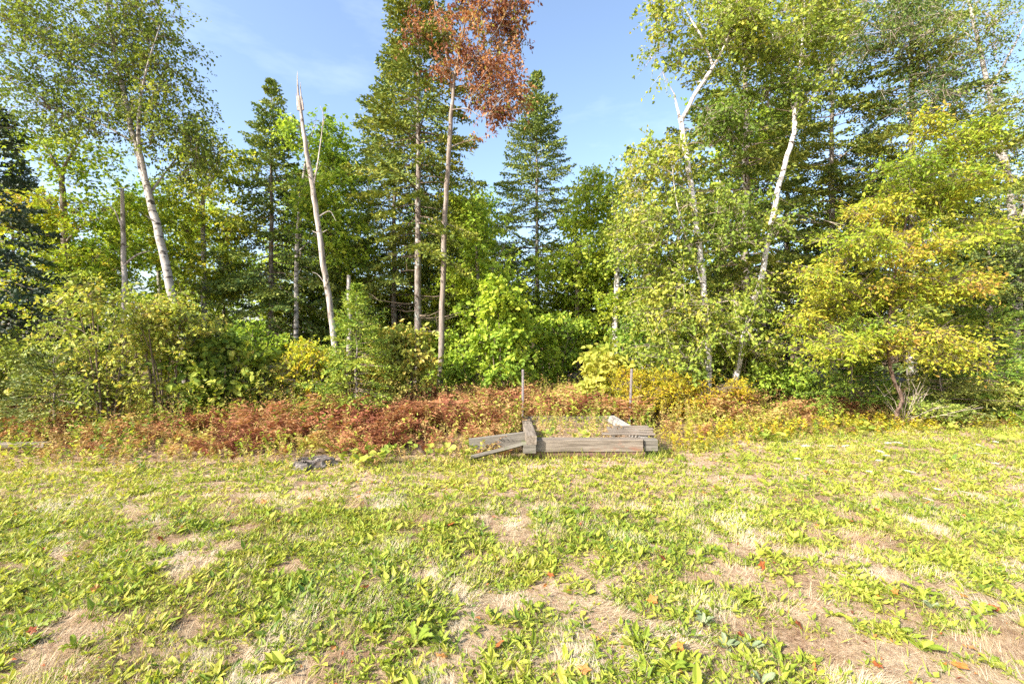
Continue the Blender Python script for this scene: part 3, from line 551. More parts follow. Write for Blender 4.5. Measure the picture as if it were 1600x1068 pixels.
def build_spruces():
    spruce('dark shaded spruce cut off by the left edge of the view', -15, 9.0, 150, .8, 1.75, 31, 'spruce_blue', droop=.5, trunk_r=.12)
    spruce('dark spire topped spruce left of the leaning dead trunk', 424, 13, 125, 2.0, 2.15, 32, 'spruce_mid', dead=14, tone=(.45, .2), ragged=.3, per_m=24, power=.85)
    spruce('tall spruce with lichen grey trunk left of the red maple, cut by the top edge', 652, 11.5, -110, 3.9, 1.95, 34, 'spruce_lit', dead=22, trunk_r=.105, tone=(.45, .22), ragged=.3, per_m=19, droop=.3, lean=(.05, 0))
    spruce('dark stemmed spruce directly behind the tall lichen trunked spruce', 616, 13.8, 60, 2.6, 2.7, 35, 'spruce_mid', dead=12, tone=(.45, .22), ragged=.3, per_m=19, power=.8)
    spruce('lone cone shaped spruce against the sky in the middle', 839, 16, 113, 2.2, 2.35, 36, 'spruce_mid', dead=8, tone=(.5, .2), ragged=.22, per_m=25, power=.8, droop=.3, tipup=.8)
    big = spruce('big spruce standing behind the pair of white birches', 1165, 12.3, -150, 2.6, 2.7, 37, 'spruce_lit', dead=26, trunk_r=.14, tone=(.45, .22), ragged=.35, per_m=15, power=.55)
    rd = np.random.default_rng(12)
    for i, (x0, y0, x1, y1) in enumerate(((1178, 330, 1320, 352), (1180, 372, 1300, 380), (1175, 405, 1310, 432), (1180, 428, 1275, 440), (1178, 470, 1305, 480), (1175, 505, 1290, 522), (1180, 535, 1260, 548), (1178, 452, 1255, 470), (1170, 300, 1120, 250), (1172, 290, 1135, 225))):
        p = [at(x0, y0, 12.25), at((x0 + x1) / 2, (y0 + y1) / 2 - 6, 11.4), at(x1, y1, 10.7 + .5 * rd.random())]; sp = smooth_path(p, 4); sp[1:-1] += rd.normal(0, .015, (len(sp) - 2, 3))
        g = Geo(); tube(g, sp, np.linspace(.02, .004, len(sp)), 5)
        for q in (4, 6): d2 = nrm(sp[q] - sp[q - 2] + rd.normal(0, .12, 3)); tube(g, [sp[q], sp[q] + d2 * .25, sp[q] + d2 * .5 - UP * .05], [.008, .005, .002], 4)
        g.build('dead_branch', M['pale_twig'], big, origin=big.location)
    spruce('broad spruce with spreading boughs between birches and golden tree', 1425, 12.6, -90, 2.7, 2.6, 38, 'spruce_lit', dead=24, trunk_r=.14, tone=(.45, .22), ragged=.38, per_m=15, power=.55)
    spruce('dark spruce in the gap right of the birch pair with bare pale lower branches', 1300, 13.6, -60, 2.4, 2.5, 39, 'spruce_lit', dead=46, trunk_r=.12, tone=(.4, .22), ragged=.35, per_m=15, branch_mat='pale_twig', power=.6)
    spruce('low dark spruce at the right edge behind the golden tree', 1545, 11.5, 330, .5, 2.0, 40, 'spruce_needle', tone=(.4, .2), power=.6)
    # saplings
    kw = dict(per_m=55, node=.07, needle=(.075, .022), twig_n=6, trunk_r=.03, droop=.15, power=.8)
    spruce('bright green spruce sapling with long leader among the shrubs', 557, 8.6, 450, .1, 1.05, 41, 'sapling_needle', name='spruce_sapling', tone=(.55, .2), **kw)
    kw['per_m'] = 52
    spruce('squat dark green spruce bush at the lower left', 85, 7.4, 560, .05, .95, 42, 'spruce_needle', name='spruce_sapling', tone=(.6, .18), **{**kw, 'power': .45})
    spruce('bushy green spruce sapling left of the crooked golden tree trunk', 1330, 9.4, 548, .05, 1.0, 43, 'sapling_needle', name='spruce_sapling', tone=(.35, .2), **{**kw, 'power': .5})
    spruce('spruce sapling with upright tip near the right edge', 1545, 9.0, 470, .05, 1.15, 44, 'sapling_needle', name='spruce_sapling', tone=(.4, .22), **{**kw, 'power': .7})
    spruce('low spruce sapling spreading just right of the crooked golden tree trunk', 1470, 8.9, 565, .05, .85, 45, 'spruce_needle', name='spruce_sapling', tone=(.8, .18), **{**kw, 'power': .5})
build_spruces()

# ------------------------------------------------------------------ shrubs
def shrub(label, px, Y, top, hw, leaf, seed, n=60, stems=7, name='shrub', leaf_len=.07, leaf_w=.65, tone=(.5, .22), twig_len=.28, low=.25, wide=False, per_twig=8, twig_mat='twig', cat='shrub', droop=.3, group=None, flat=.8):
    r = np.random.default_rng(seed); H = at(px, top, Y)[2]; X = (px - 800) / FPX * Y; W = hw / FPX * Y
    gz = float(ground_z(X, Y)); tr = []
    for i in range(stems):
        a = i * 2.4 + r.random(); b = np.array([X + .12 * np.cos(a), Y + .12 * np.sin(a), gz - .05])
        e = np.array([X + W * .7 * np.cos(a) * (.5 + .5 * r.random()), Y + W * .6 * np.sin(a), H * (.65 + .3 * r.random())])
        m = b * .55 + e * .45 + UP * H * .12 + r.normal(0, .04, 3)
        tr.append(([b, m, e], [.018, .012, .005]))
    z0 = H * low
    bl = [(np.array([X, Y, (H + z0) / 2]), np.array([W, W * .8, (H - z0) / 2]), n)]
    for k in range(3):
        bl.append((np.array([X + r.normal(0, W * .5), Y + r.normal(0, W * .3), H * (.72 + .2 * r.random())]), np.array([W * .35, W * .35, H * .14]), n // 7))
    return broadleaf(name, label, cat, tr, bl, leaf, 'twig', leaf_len * .82, leaf_w, 6, per_twig, twig_len, .2, droop, flat, .7, tone, seed, group, wide, twig_mat, 5, stubs=0)

def build_shrubs():
    S = shrub
    S('yellow green alder bush right beside the squat dark spruce bush', 165, 7.7, 438, 98, 'alder_leaf', 51, 80, 12, low=.12, tone=(.5, .22))
    S('tall yellow green alder bush in front of the leaning birch base', 262, 8.0, 462, 85, 'alder_leaf', 52, 74, 12, low=.12, tone=(.5, .22))
    S('alder bush with larger green leaves right of the birch base', 348, 8.3, 530, 58, 'big_leaf', 53, 55, 7, leaf_len=.12, leaf_w=.75, wide=True, tone=(.45, .22), low=.2)
    S('low alder bush behind the squat dark spruce bush at left', 45, 8.4, 520, 80, 'alder_leaf', 54, 80, 7, low=.14, tone=(.4, .22))
    S('sparse yellowing shrub below the dark spire topped spruce', 420, 8.6, 560, 50, 'alder_leaf', 55, 50, 7, low=.2, tone=(.65, .22), twig_mat='pale_twig')
    S('yellow leaved shrub at the foot of the leaning dead trunk', 482, 8.8, 530, 42, 'yellow_leaf', 56, 45, 6, low=.2, tone=(.45, .22), twig_mat='pale_twig')
    S('leafy sapling clump right of the bright green spruce sapling', 625, 9.3, 510, 50, 'alder_leaf', 57, 70, 7, low=.12, tone=(.55, .22), leaf_len=.09, wide=True)
    S('shrub between the bright spruce sapling and leaning dead trunk', 515, 9.4, 545, 45, 'alder_leaf', 58, 50, 6, low=.15, tone=(.55, .25))
    S('green shrub at the foot of the red maple', 722, 10.8, 545, 40, 'maple_leaf', 59, 50, 6, low=.12, leaf_len=.09, tone=(.55, .22))
    S('bright green sapling left of the left metal stake', 785, 10.2, 440, 45, 'maple_leaf', 60, 75, 6, low=.1, leaf_len=.1, leaf_w=.8, wide=True, tone=(.72, .2))
    S('shaded green undergrowth bush behind the timber bed', 865, 11.5, 490, 55, 'maple_leaf', 61, 70, 7, low=.1, leaf_len=.1, tone=(.45, .22))
    S('yellow sapling with big leaves left of the right metal stake', 940, 9.6, 545, 26, 'big_leaf', 62, 26, 4, leaf_len=.14, leaf_w=.75, wide=True, tone=(.82, .15), low=.15, per_twig=6)
    S('dark green bush behind the yellow sapling', 985, 11, 500, 50, 'maple_leaf', 63, 60, 6, low=.1, leaf_len=.1, tone=(.35, .22))
    S('golden yellow bush right behind the right metal stake', 1003, 8.9, 583, 50, 'gold_leaf', 64, 120, 12, low=.08, leaf_len=.06, leaf_w=.35, tone=(.5, .22), twig_len=.22, per_twig=10)
    S('golden yellow bush at the foot of the left white birch', 1072, 8.9, 592, 52, 'gold_leaf', 65, 120, 12, low=.08, leaf_len=.06, leaf_w=.35, tone=(.45, .25), twig_len=.22, per_twig=10)
    S('leafy green shrub at the foot of the birch pair', 1165, 10.2, 540, 55, 'birch_leaf', 66, 70, 8, low=.12, leaf_len=.085, tone=(.5, .22))
    S('small shrub in shade right of the birch pair', 1225, 9.8, 570, 40, 'maple_leaf', 67, 45, 6, low=.12, leaf_len=.08, tone=(.5, .22))
    S('bronze green bush at the right edge of the lawn', 1590, 8.8, 600, 60, 'alder_leaf', 68, 70, 8, low=.05, leaf_len=.06, tone=(.55, .25))
    S('low dull green bush right of the crooked golden tree base', 1455, 8.5, 628, 45, 'alder_leaf', 69, 60, 8, low=.03, leaf_len=.05, tone=(.3, .25), twig_len=.18)
    S('sunlit green sapling between dark spruce and lawn at centre right', 1050, 10.4, 520, 45, 'birch_leaf', 70, 55, 6, low=.1, leaf_len=.085, tone=(.5, .22))
    S('shaded alder bush behind the sparse yellowing shrub', 400, 10.4, 505, 60, 'maple_leaf', 71, 60, 7, low=.1, leaf_len=.085, tone=(.35, .22))
    # bare twig bush at the golden tree
    Y = 8.4; r = np.random.default_rng(8); X, _, _ = at(1412, 640, Y); o = thing('bare_bush', 'bare pale twigs fanning out beside the crooked golden tree trunk', 'shrub', (X, Y, 0))
    g = Geo()
    for i in range(26):
        a = r.normal(.5, .7); L = .45 + .7 * r.random(); d = nrm(np.array([np.sin(a) * .9 + .25, r.normal(0, .35), .25 + .6 * np.cos(a) * r.random()]))
        p = np.array([[0, 0, .1]]) + d * np.linspace(0, L, 5)[:, None] + r.normal(0, .015, (5, 3)); p[0] = [0, 0, .05]
        tube(g, p, np.linspace(.007, .0025, 5), 4)
        for q in (2, 3): d2 = nrm(d + r.normal(0, .5, 3)); tube(g, [p[q], p[q] + d2 * .12, p[q] + d2 * .22], [.004, .003, .0015], 3)
    g.build('branches', M['pale_twig'], o)
build_shrubs()

# ------------------------------------------------------------------ woodland behind (individual trees, meshes shared)
def build_backwoods():
    protoS = []
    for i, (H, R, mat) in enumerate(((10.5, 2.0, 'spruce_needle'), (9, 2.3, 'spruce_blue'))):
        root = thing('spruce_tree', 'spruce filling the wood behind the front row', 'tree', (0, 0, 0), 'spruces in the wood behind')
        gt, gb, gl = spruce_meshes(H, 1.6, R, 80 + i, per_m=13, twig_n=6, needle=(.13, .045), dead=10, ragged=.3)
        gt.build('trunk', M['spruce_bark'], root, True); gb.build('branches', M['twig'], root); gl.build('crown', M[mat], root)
        protoS.append(root)
    protoB = []
    for i, (H, leaf, tn) in enumerate(((8.5, 'maple_leaf', .5), (7.5, 'maple_leaf', .75), (8, 'yellow_leaf', .2))):
        r = np.random.default_rng(90 + i)
        tr = [([np.array([0, 0, -.08]), np.array([.05, 0, H * .3]), np.array([-.1, .1, H * .6]), np.array([.1, 0, H * .9])], [.11, .09, .06, .015])]
        bl = [(np.array([r.normal(0, .6), r.normal(0, .6), z]), np.array([1.2, 1.2, .9]), 30) for z in np.linspace(1.2, H - .6, 7)]
        root = broadleaf('maple_tree', 'green leaved tree filling the wood behind the front row', 'tree', tr, bl, leaf, 'grey_birch_bark', .105, .8, 6, 8, .5, .4, .35, .7, .6, (tn, .22), 95 + i, 'leafy trees in the wood behind')
        protoB.append(root)
    rng = np.random.default_rng(5)
    spots = []                                                    # (px, Y, kind, height scale)
    for px, Y, k, s in ((-60, 13, 0, .75), (30, 14, 1, .8), (150, 15, 3, .75), (255, 14.5, 2, .75), (345, 18, 3, .9),  (470, 16, 1, .8), (530, 17, 2, .95), (575, 18, 0, .85),
                        (690, 16, 0, .8), (715, 19, 3, .95), (770, 18, 2, .85), (800, 22, 1, .7), (935, 18, 4, .75), (985, 16, 0, .8), (1060, 16, 1, 1.0), (1120, 17, 2, 1.2), (1230, 17, 0, 1.1),
                        (1360, 17, 1, 1.1), (1480, 15.5, 3, 1.0), (1560, 16, 0, 1.0), (1640, 14, 2, 1.0), (430, 21, 3, .9), (640, 21, 2, .9), (1010, 21, 2, .8), (60, 11.5, 4, .6), (1680, 12, 3, 1.0), (-140, 12, 4, .8), (1300, 20, 3, 1.1), (850, 14.5, 3, .42), (690, 13.5, 3, .5), (940, 14.8, 1, .5), (1190, 14.5, 3, .55), (1260, 15, 1, .6), (560, 14.5, 3, .55), (350, 15, 1, .5)):
        spots.append((px, Y, k, s))
    for px, Y, k, sc_ in ((180, 16, 1, .5), (300, 15, 4, .45), (455, 14, 3, .42), (510, 15.5, 1, .5), (600, 16, 3, .5), (640, 15, 4, .4), (740, 15, 1, .5), (800, 15.5, 3, .45), (980, 13.5, 3, .4), (1030, 14, 4, .5), (1100, 13.5, 3, .4), (1340, 15, 3, .5), (1420, 15, 1, .5), (1500, 14, 4, .45), (1600, 13, 1, .6), (20, 17, 1, .9), (900, 24, 1, .8), (1160, 22, 1, 1.1), (740, 25, 0, .9), (520, 25, 1, .9)):
        spots.append((px, Y, k, sc_))
    marks = ((-15, 'left edge spruce'), (100, 'slim dark trunked yellow tree'), (240, 'leaning left birch'), (420, 'dark spire topped spruce'), (505, 'leaning dead trunk'), (640, 'tall lichen trunked spruce'), (700, 'red maple'), (839, 'lone central spruce'), (960, 'thin white birch'), (1090, 'left white birch of the pair'), (1200, 'right white birch of the pair'), (1300, 'gap right of the birch pair'), (1425, 'golden tree on the right'), (1588, 'trunk at the right edge'))
    protos = protoS + protoB; used = set(); seen = {}
    kinds = ('dark green spruce', 'blue green spruce', 'green leaved tree', 'bright green leaved tree', 'yellow green leaved tree')
    for px, Y, k, s in sorted(spots, key=lambda q: q[1]):
        src = protos[k]
        if k in used: o = copy_tree(src)
        else: o = src; used.add(k)
        X = (px - 800) / FPX * Y
        o.location = (X, Y, float(ground_z(X, Y))); o.rotation_euler = (0, 0, rng.random() * 6.28)
        w = s * (.9 + .25 * rng.random()); o.scale = (max(w, .7), max(w, .7), s)
        mk = min(marks, key=lambda q: abs(q[0] - px))[1]; key = (k, s < .65, mk); seen[key] = seen.get(key, 0) + 1
        o['label'] = ('low ' if s < .65 else 'tall ') + kinds[k] + ' in the wood behind the ' + mk + ('', ', farther back', ', farthest back')[min(2, seen[key] - 1)]
build_backwoods()

# ------------------------------------------------------------------ timber bed, boards, stakes, stump
def timber(parent, name, mat, x0, x1, h, w, loc, yaw=0, pitch=0, seed=0, bev=.006, jig=.0025, roll=0):
    g = Geo(); box_geo(g, x0, x1, -w / 2, w / 2, 0, h, bev, .5, seed, jig)
    o = g.build(name, M[mat], parent); o.location = loc; o.rotation_euler = (roll, pitch, yaw)
    return o

def build_bed():
    R90 = math.pi / 2
    bed = thing('raised_bed', 'weathered grey timber raised bed frame at the lawn edge', 'raised bed', (1.05, 6.1, 0))
    def T(name, mat, L, h, w, x, y, z, yaw=0, seed=0, pitch=0, label=None):
        o = timber(bed, name, mat, -L / 2, L / 2, h, w, (x - 1.05, y - 6.1, z), yaw, pitch, seed)
        if label: o['label'] = label
        return o
    T('timber', 'timber', 1.44, .165, .15, 1.03, 6.14, .085, .005, 1, label='thick grey front timber lit by the sun')
    T('timber', 'timber_red', 1.60, .085, .15, .98, 6.16, -.004, -.01, 2, label='reddish lower timber sunk in the grass')
    T('timber', 'grey_board', .19, .15, .13, 1.865, 6.17, .088, .02, 3, label='short end piece of the front timber')
    T('timber', 'timber', 1.08, .115, .14, .245, 6.50, .208, R90 + .02, 4, label='left side timber with sunlit top')
    T('timber', 'timber', 1.9, .10, .14, .255, 7.10, .10, R90 + .01, 5)
    T('timber', 'pale_board', 1.75, .10, .13, 1.80, 7.25, .14, R90 + .045, 6, label='pale bleached right side board')
    T('timber', 'timber', 1.75, .13, .14, 1.80, 7.25, -.0, R90 + .045, 7)
    T('timber', 'timber', 1.6, .15, .12, 1.0, 8.15, .07, 0, 8, label='back timber half hidden by dry weeds')
    T('timber', 'grey_board', .17, .12, .14, .225, 6.03, .09, .1, 9, label='short stub at the left front corner')
    # angled grey board on the left and the plank leaning on the corner
    o = timber(None, 'plank', 'grey_board', -.42, .42, .17, .06, (-.16, 6.28, .10), .12, -.10, 10)
    tag(o, 'mossy grey board set on edge left of the timber bed', 'plank')
    o = timber(None, 'plank', 'grey_board', -.46, .46, .045, .13, (-.10, 5.98, .12), .14, -.215, 11, roll=-.35)
    tag(o, 'slanting grey plank propped on the left corner of the timber bed', 'plank')
    o = timber(None, 'plank', 'timber', -.5, .22, .06, .12, (-6.55, 6.2, .12), .03, 0, 12)
    tag(o, 'pale plank end poking in from the left edge', 'plank')
    # small pallet on the right corner
    pal = thing('pallet', 'small slatted wooden pallet lying on the right corner of the timber bed', 'pallet', (1.57, 6.38, .262)); pal.scale = (.88, .88, .8); pal.rotation_euler = (.11, 0, -.02)
    for i, (y, L, dx, yaw) in enumerate(((-.15, .82, .03, -.03), (-.02, .70, .10, -.02), (.11, .74, .12, .012), (.24, .58, .16, .03))):
        o = timber(pal, 'slat', 'timber', -L / 2, L / 2, .022, .075, (dx, y, .042), yaw, 0, 20 + i, .004, .003)
    for i, x in enumerate((-.28, .32)):
        timber(pal, 'bearer', 'grey_board', -.22, .22, .04, .05, (x + .08, .05, 0), R90, 0, 30 + i, .004)
    # soil in the bed
    g = Geo(); xs = np.linspace(.32, 1.74, 20); ys = np.linspace(6.22, 8.08, 24); X, Y = np.meshgrid(xs, ys, indexing='ij')
    Z = .10 + .06 * vnoise(X * 5, Y * 5, 3); k = 24; i = np.arange(19)[:, None] * k + np.arange(23)[None]
    g.add(np.stack([X, Y, Z], -1).reshape(-1, 3), np.stack([i, i + k, i + k + 1, i + 1], -1).reshape(-1, 4), 0.2)
    tag(g.build('soil', M['ground'], None, True), kind='structure')
    # metal stakes: perforated channel
    for px, ty, by, Y, lab in ((817, 577, 651, 8.4, 'left of the two upright metal stakes behind the timber bed'), (985, 576, 667, 8.25, 'right of the two upright metal stakes behind the timber bed')):
        t = at(px + (2 if px > 900 else 0), ty, Y); b = np.array([at(px - (2 if px > 900 else 0), by, Y)[0], Y, -.15]); H = t[2] - b[2]
        st = thing('metal_stake', lab, 'stake', b, 'metal stakes behind the timber bed')
        g = Geo(); n = int(H / .05); dx = t[0] - b[0]; w = .017
        prof = np.array([[-.026, 0], [-.012, 0], [-.012, -.014], [.012, -.014], [.012, 0], [.026, 0], [.026, .004], [.008, .004], [.008, -.010], [-.008, -.010], [-.008, .004], [-.026, .004]]) * .85
        zz = np.array([0, H]); V = np.zeros((2, 12, 3)); V[..., 0] = prof[None, :, 0] + (zz / H * dx)[:, None]; V[..., 1] = prof[None, :, 1]; V[..., 2] = zz[:, None]
        j = np.arange(12); kk = (j + 1) % 12
        g.add(V.reshape(-1, 3), np.stack([j, kk, 12 + kk, 12 + j], -1)); g.f.append(np.array([[12 + q for q in range(12)]]))
        ch = g.build('channel', M['metal'], st)
        g = Geo()
        for z in np.arange(.3, H - .03, .05):                   # punched holes
            a = np.arange(8) * math.pi / 4; c = np.array([z / H * dx, -.0125, z])
            g.add(c + np.stack([np.cos(a) * .005, 0 * a - .0006, np.sin(a) * .007], 1), np.array([list(range(7, -1, -1))]))
        g.build('hole_row', M['twig'], ch)
    # rotten stump
    r = np.random.default_rng(3); b = at(487, 728, 5.75); b[2] = 0
    st = thing('tree_stump', 'rotten grey low stump at the lawn edge on the left', 'stump', b)
    g = Geo(); A = 26; ang = np.arange(A) * 2 * np.pi / A; lob = 1 + .13 * np.sin(ang * 3 + 1) + .08 * np.sin(ang * 7) + r.normal(0, .03, A)
    rings = []
    for z, s in ((-.05, 1.12), (.02, 1.05), (.07, .98), (.11, .95), (.135, .86), (.12, .6), (.145, .35), (.13, .1)):
        rings.append(np.stack([np.cos(ang) * .26 * s * lob, np.sin(ang) * .2 * s * lob, z * .48 + r.normal(0, .012, A) + .02 * np.cos(ang)], 1))
    V = np.array(rings); i = np.arange(7)[:, None] * A; j = np.arange(A)[None]; k = (j + 1) % A
    g.add(V.reshape(-1, 3), np.stack([i + j, i + k, i + A + k, i + A + j], -1).reshape(-1, 4)); g.f.append(np.array([[7 * A + q for q in range(A)]]))
    g.build('wood', M['rotten_wood'], st)
    g = Geo()
    for q in range(9):
        a = r.random() * 6.28; p = np.array([np.cos(a) * .12, np.sin(a) * .1, .06]); d = nrm(np.array([np.cos(a + 1), np.sin(a + 1) * .4, .1]))
        tube(g, [p - d * .1, p + UP * .012, p + d * .12], [.006, .016, .004], 5)
    g.build('splinters', M['rotten_wood'], st)
build_bed()

# ------------------------------------------------------------------ bracken, dry weeds, lawn (uncountable: stuff)
def scatter(r, n, x0, x1, y0, y1):
    return r.uniform(x0, x1, n), r.uniform(y0, y1, n)

def in_bed(x, y, m=0.0):
    return (x > .1 - m) & (x < 2.0 + m) & (y > 5.98 - m) & (y < 8.25)

def build_bracken():
    r = np.random.default_rng(61)
    x, y = scatter(r, 1900, -10, 7.5, 5.7, 11.5)
    e = edge_y(x); d = y - e
    dens = np.clip(d / .5, 0, 1) * np.clip((11.2 - y) / 1.5, 0, 1) * np.where(x > 2.2, np.where((x > 3.3) & (y > 8.2), .8, .15), 1) * (.15 + 1.15 * vnoise(x * .8, y * .8, 12)) * np.where(x < -4.5, .6, 1)
    ok = (r.random(len(x)) < dens) & ~in_bed(x, y, .15); x, y, d = x[ok], y[ok], d[ok]
    n = len(x); hgt = np.clip(.17 + .20 * d, .15, .55) * (.7 + .6 * r.random(n)) * np.where(x < -4.5, .75, 1)
    g = Geo(); ptone = .50 + (vnoise(x * 1.1, y * 1.1, 14) - .5) * .8 + r.normal(0, .12, n) + np.where(x > 2, .2, 0) + np.where(x < -4.2, .22, 0)
    nf = 6; n2 = n * nf
    X = np.repeat(x, nf); Y = np.repeat(y, nf); Hh = np.repeat(hgt, nf) * (.75 + .4 * r.random(n2)); az = r.random(n2) * 6.28; tn = np.repeat(ptone, nf) + r.normal(0, .08, n2)
    L = Hh * (1.0 + .4 * r.random(n2)); h = np.stack([np.cos(az), np.sin(az), 0 * az], 1); Z = ground_z(X, Y)
    K = 9; sp = (np.arange(K) + 2) / (K + 1.)
    B = np.stack([X, Y, Z], 1)
    def pos(t): return B + h * (L * .75 * t ** 1.4)[:, None] + UP * (Hh * (1.6 * t - .75 * t * t))[:, None]
    for t in sp:                                              # pinnae, each side a toothed blade
        p = pos(np.full(n2, t)); tan = nrm(pos(np.full(n2, t + .02)) - p); sd = nrm(np.cross(tan, UP)); pl = L * .30 * (1.05 - t) ** .7 * (.6 + .4 * min(1, t * 3))
        for s in (-1, 1):
            dd = sd * s + tan * .45 + r.normal(0, .22, (n2, 3)) - UP * .18
            nn = np.cross(sd, tan) + r.normal(0, .4, (n2, 3))
            leaf_quads(g, p, dd, nn, pl * (.8 + .4 * r.random(n2)), pl * .34, (tn + r.normal(0, .10, n2)).clip(.01, .99), .25)
    # stalks
    p0 = B; p1 = pos(np.full(n2, .5)); p2 = pos(np.full(n2, 1.0)); sd = nrm(np.cross(h, UP)) * .003
    V = np.stack([p0 - sd, p0 + sd, p1 + sd, p1 - sd, p1 - sd, p1 + sd, p2, p2], 1)[:, :7]
    i = np.arange(n2)[:, None] * 7; g.add(V, i + [0, 1, 2, 3], np.repeat(tn.clip(.05, .9), 7)); g.f.append((i + [4, 5, 6]) + (g.n - n2 * 7))
    tag(g.build('bracken', M['fern']), 'rust brown autumn bracken covering the ground before the trees', 'bracken', kind='stuff')

def build_weeds():
    """dry and green forbs: upright stems with small leaves"""
    r = np.random.default_rng(62)
    for name, mat, lab, n, zone, tn in (('dry_weeds', 'dry_weed', 'tan and yellow dry weeds mixed through the bracken', 4800, 0, .50), ('green_undergrowth', 'weed_leaf', 'low green leafy undergrowth between bracken and shrubs', 3300, 1, .62)):
        x, y = scatter(r, n * 2, -11, 12, 5.5, 12); e = edge_y(x); d = y - e
        if zone == 0:
            dens = np.clip((d + .35) / .3, 0, 1) * (.35 + .8 * vnoise(x * 1.2, y * 1.2, 21)) * np.clip((11 - y) / 2, 0, 1)
        else:
            dens = np.clip((d + .3) / .3, 0, 1) * np.clip(1.35 * vnoise(x * .9, y * .9, 22) - .15, 0, 1) * np.where(y > 8.5, 1, .8)
        ok = (r.random(len(x)) < dens) & ~((y < 6.35) & (x > -.1) & (x < 2.1)) & ~((x > .1) & (x < .4) & (y < 7.7)) & ~((x > 1.6) & (x < 2.0) & (y < 8.2)); x, y, d = x[ok][:n], y[ok][:n], d[ok][:n]; m = len(x)
        H = np.clip(.13 + .20 * d, .07, .62) * (.6 + .8 * r.random(m)); Z = ground_z(x, y) + np.where(in_bed(x, y), .1, 0)
        B = np.stack([x, y, Z], 1); lean = r.normal(0, .22, (m, 3)) * [1, 1, 0] * H[:, None]
        tip = B + UP * H[:, None] + lean; g = Geo(); tone0 = tn + (vnoise(x * 1.3, y * 1.3, 23) - .5) * .8 + r.normal(0, .15, m)
        sd = np.array([.0022, 0, 0]); i = np.arange(m)[:, None] * 3
        g.add(np.stack([B - sd, B + sd, tip], 1), i + [0, 1, 2], np.repeat(tone0.clip(0, .5), 3))
        k = 16 if zone == 0 else 11; t = np.tile((np.arange(k) + 1.) / k, m); q = m * k
        P = np.repeat(B, k, 0) + np.repeat(tip - B, k, 0) * t[:, None]; az = r.random(q) * 6.28
        D = np.stack([np.cos(az), np.sin(az), .35 + r.normal(0, .4, q)], 1)
        ll = (.045 if zone == 0 else .06) * (.6 + .8 * r.random(q)); leaf_quads(g, P, D, UP + r.normal(0, .6, (q, 3)), ll, ll * (.36 if zone == 0 else .55), (np.repeat(tone0, k) + r.normal(0, .12, q)).clip(.01, .99), .2)
        tag(g.build(name, M[mat]), lab, 'weeds', kind='stuff')

def green_mask(x, y):
    n = fbm(x * 1.15 + 3, y * 1.5, 31); n2 = vnoise(x * 4, y * 4, 35)
    n3 = vnoise(x * 9, y * 9, 36)
    return n * .28 + .37 + .26 * (n2 - .5) + .22 * (n3 - .5) - .022 * np.clip(x, -3, 4) * np.clip((4.2 - y) / 2, 0, 1)

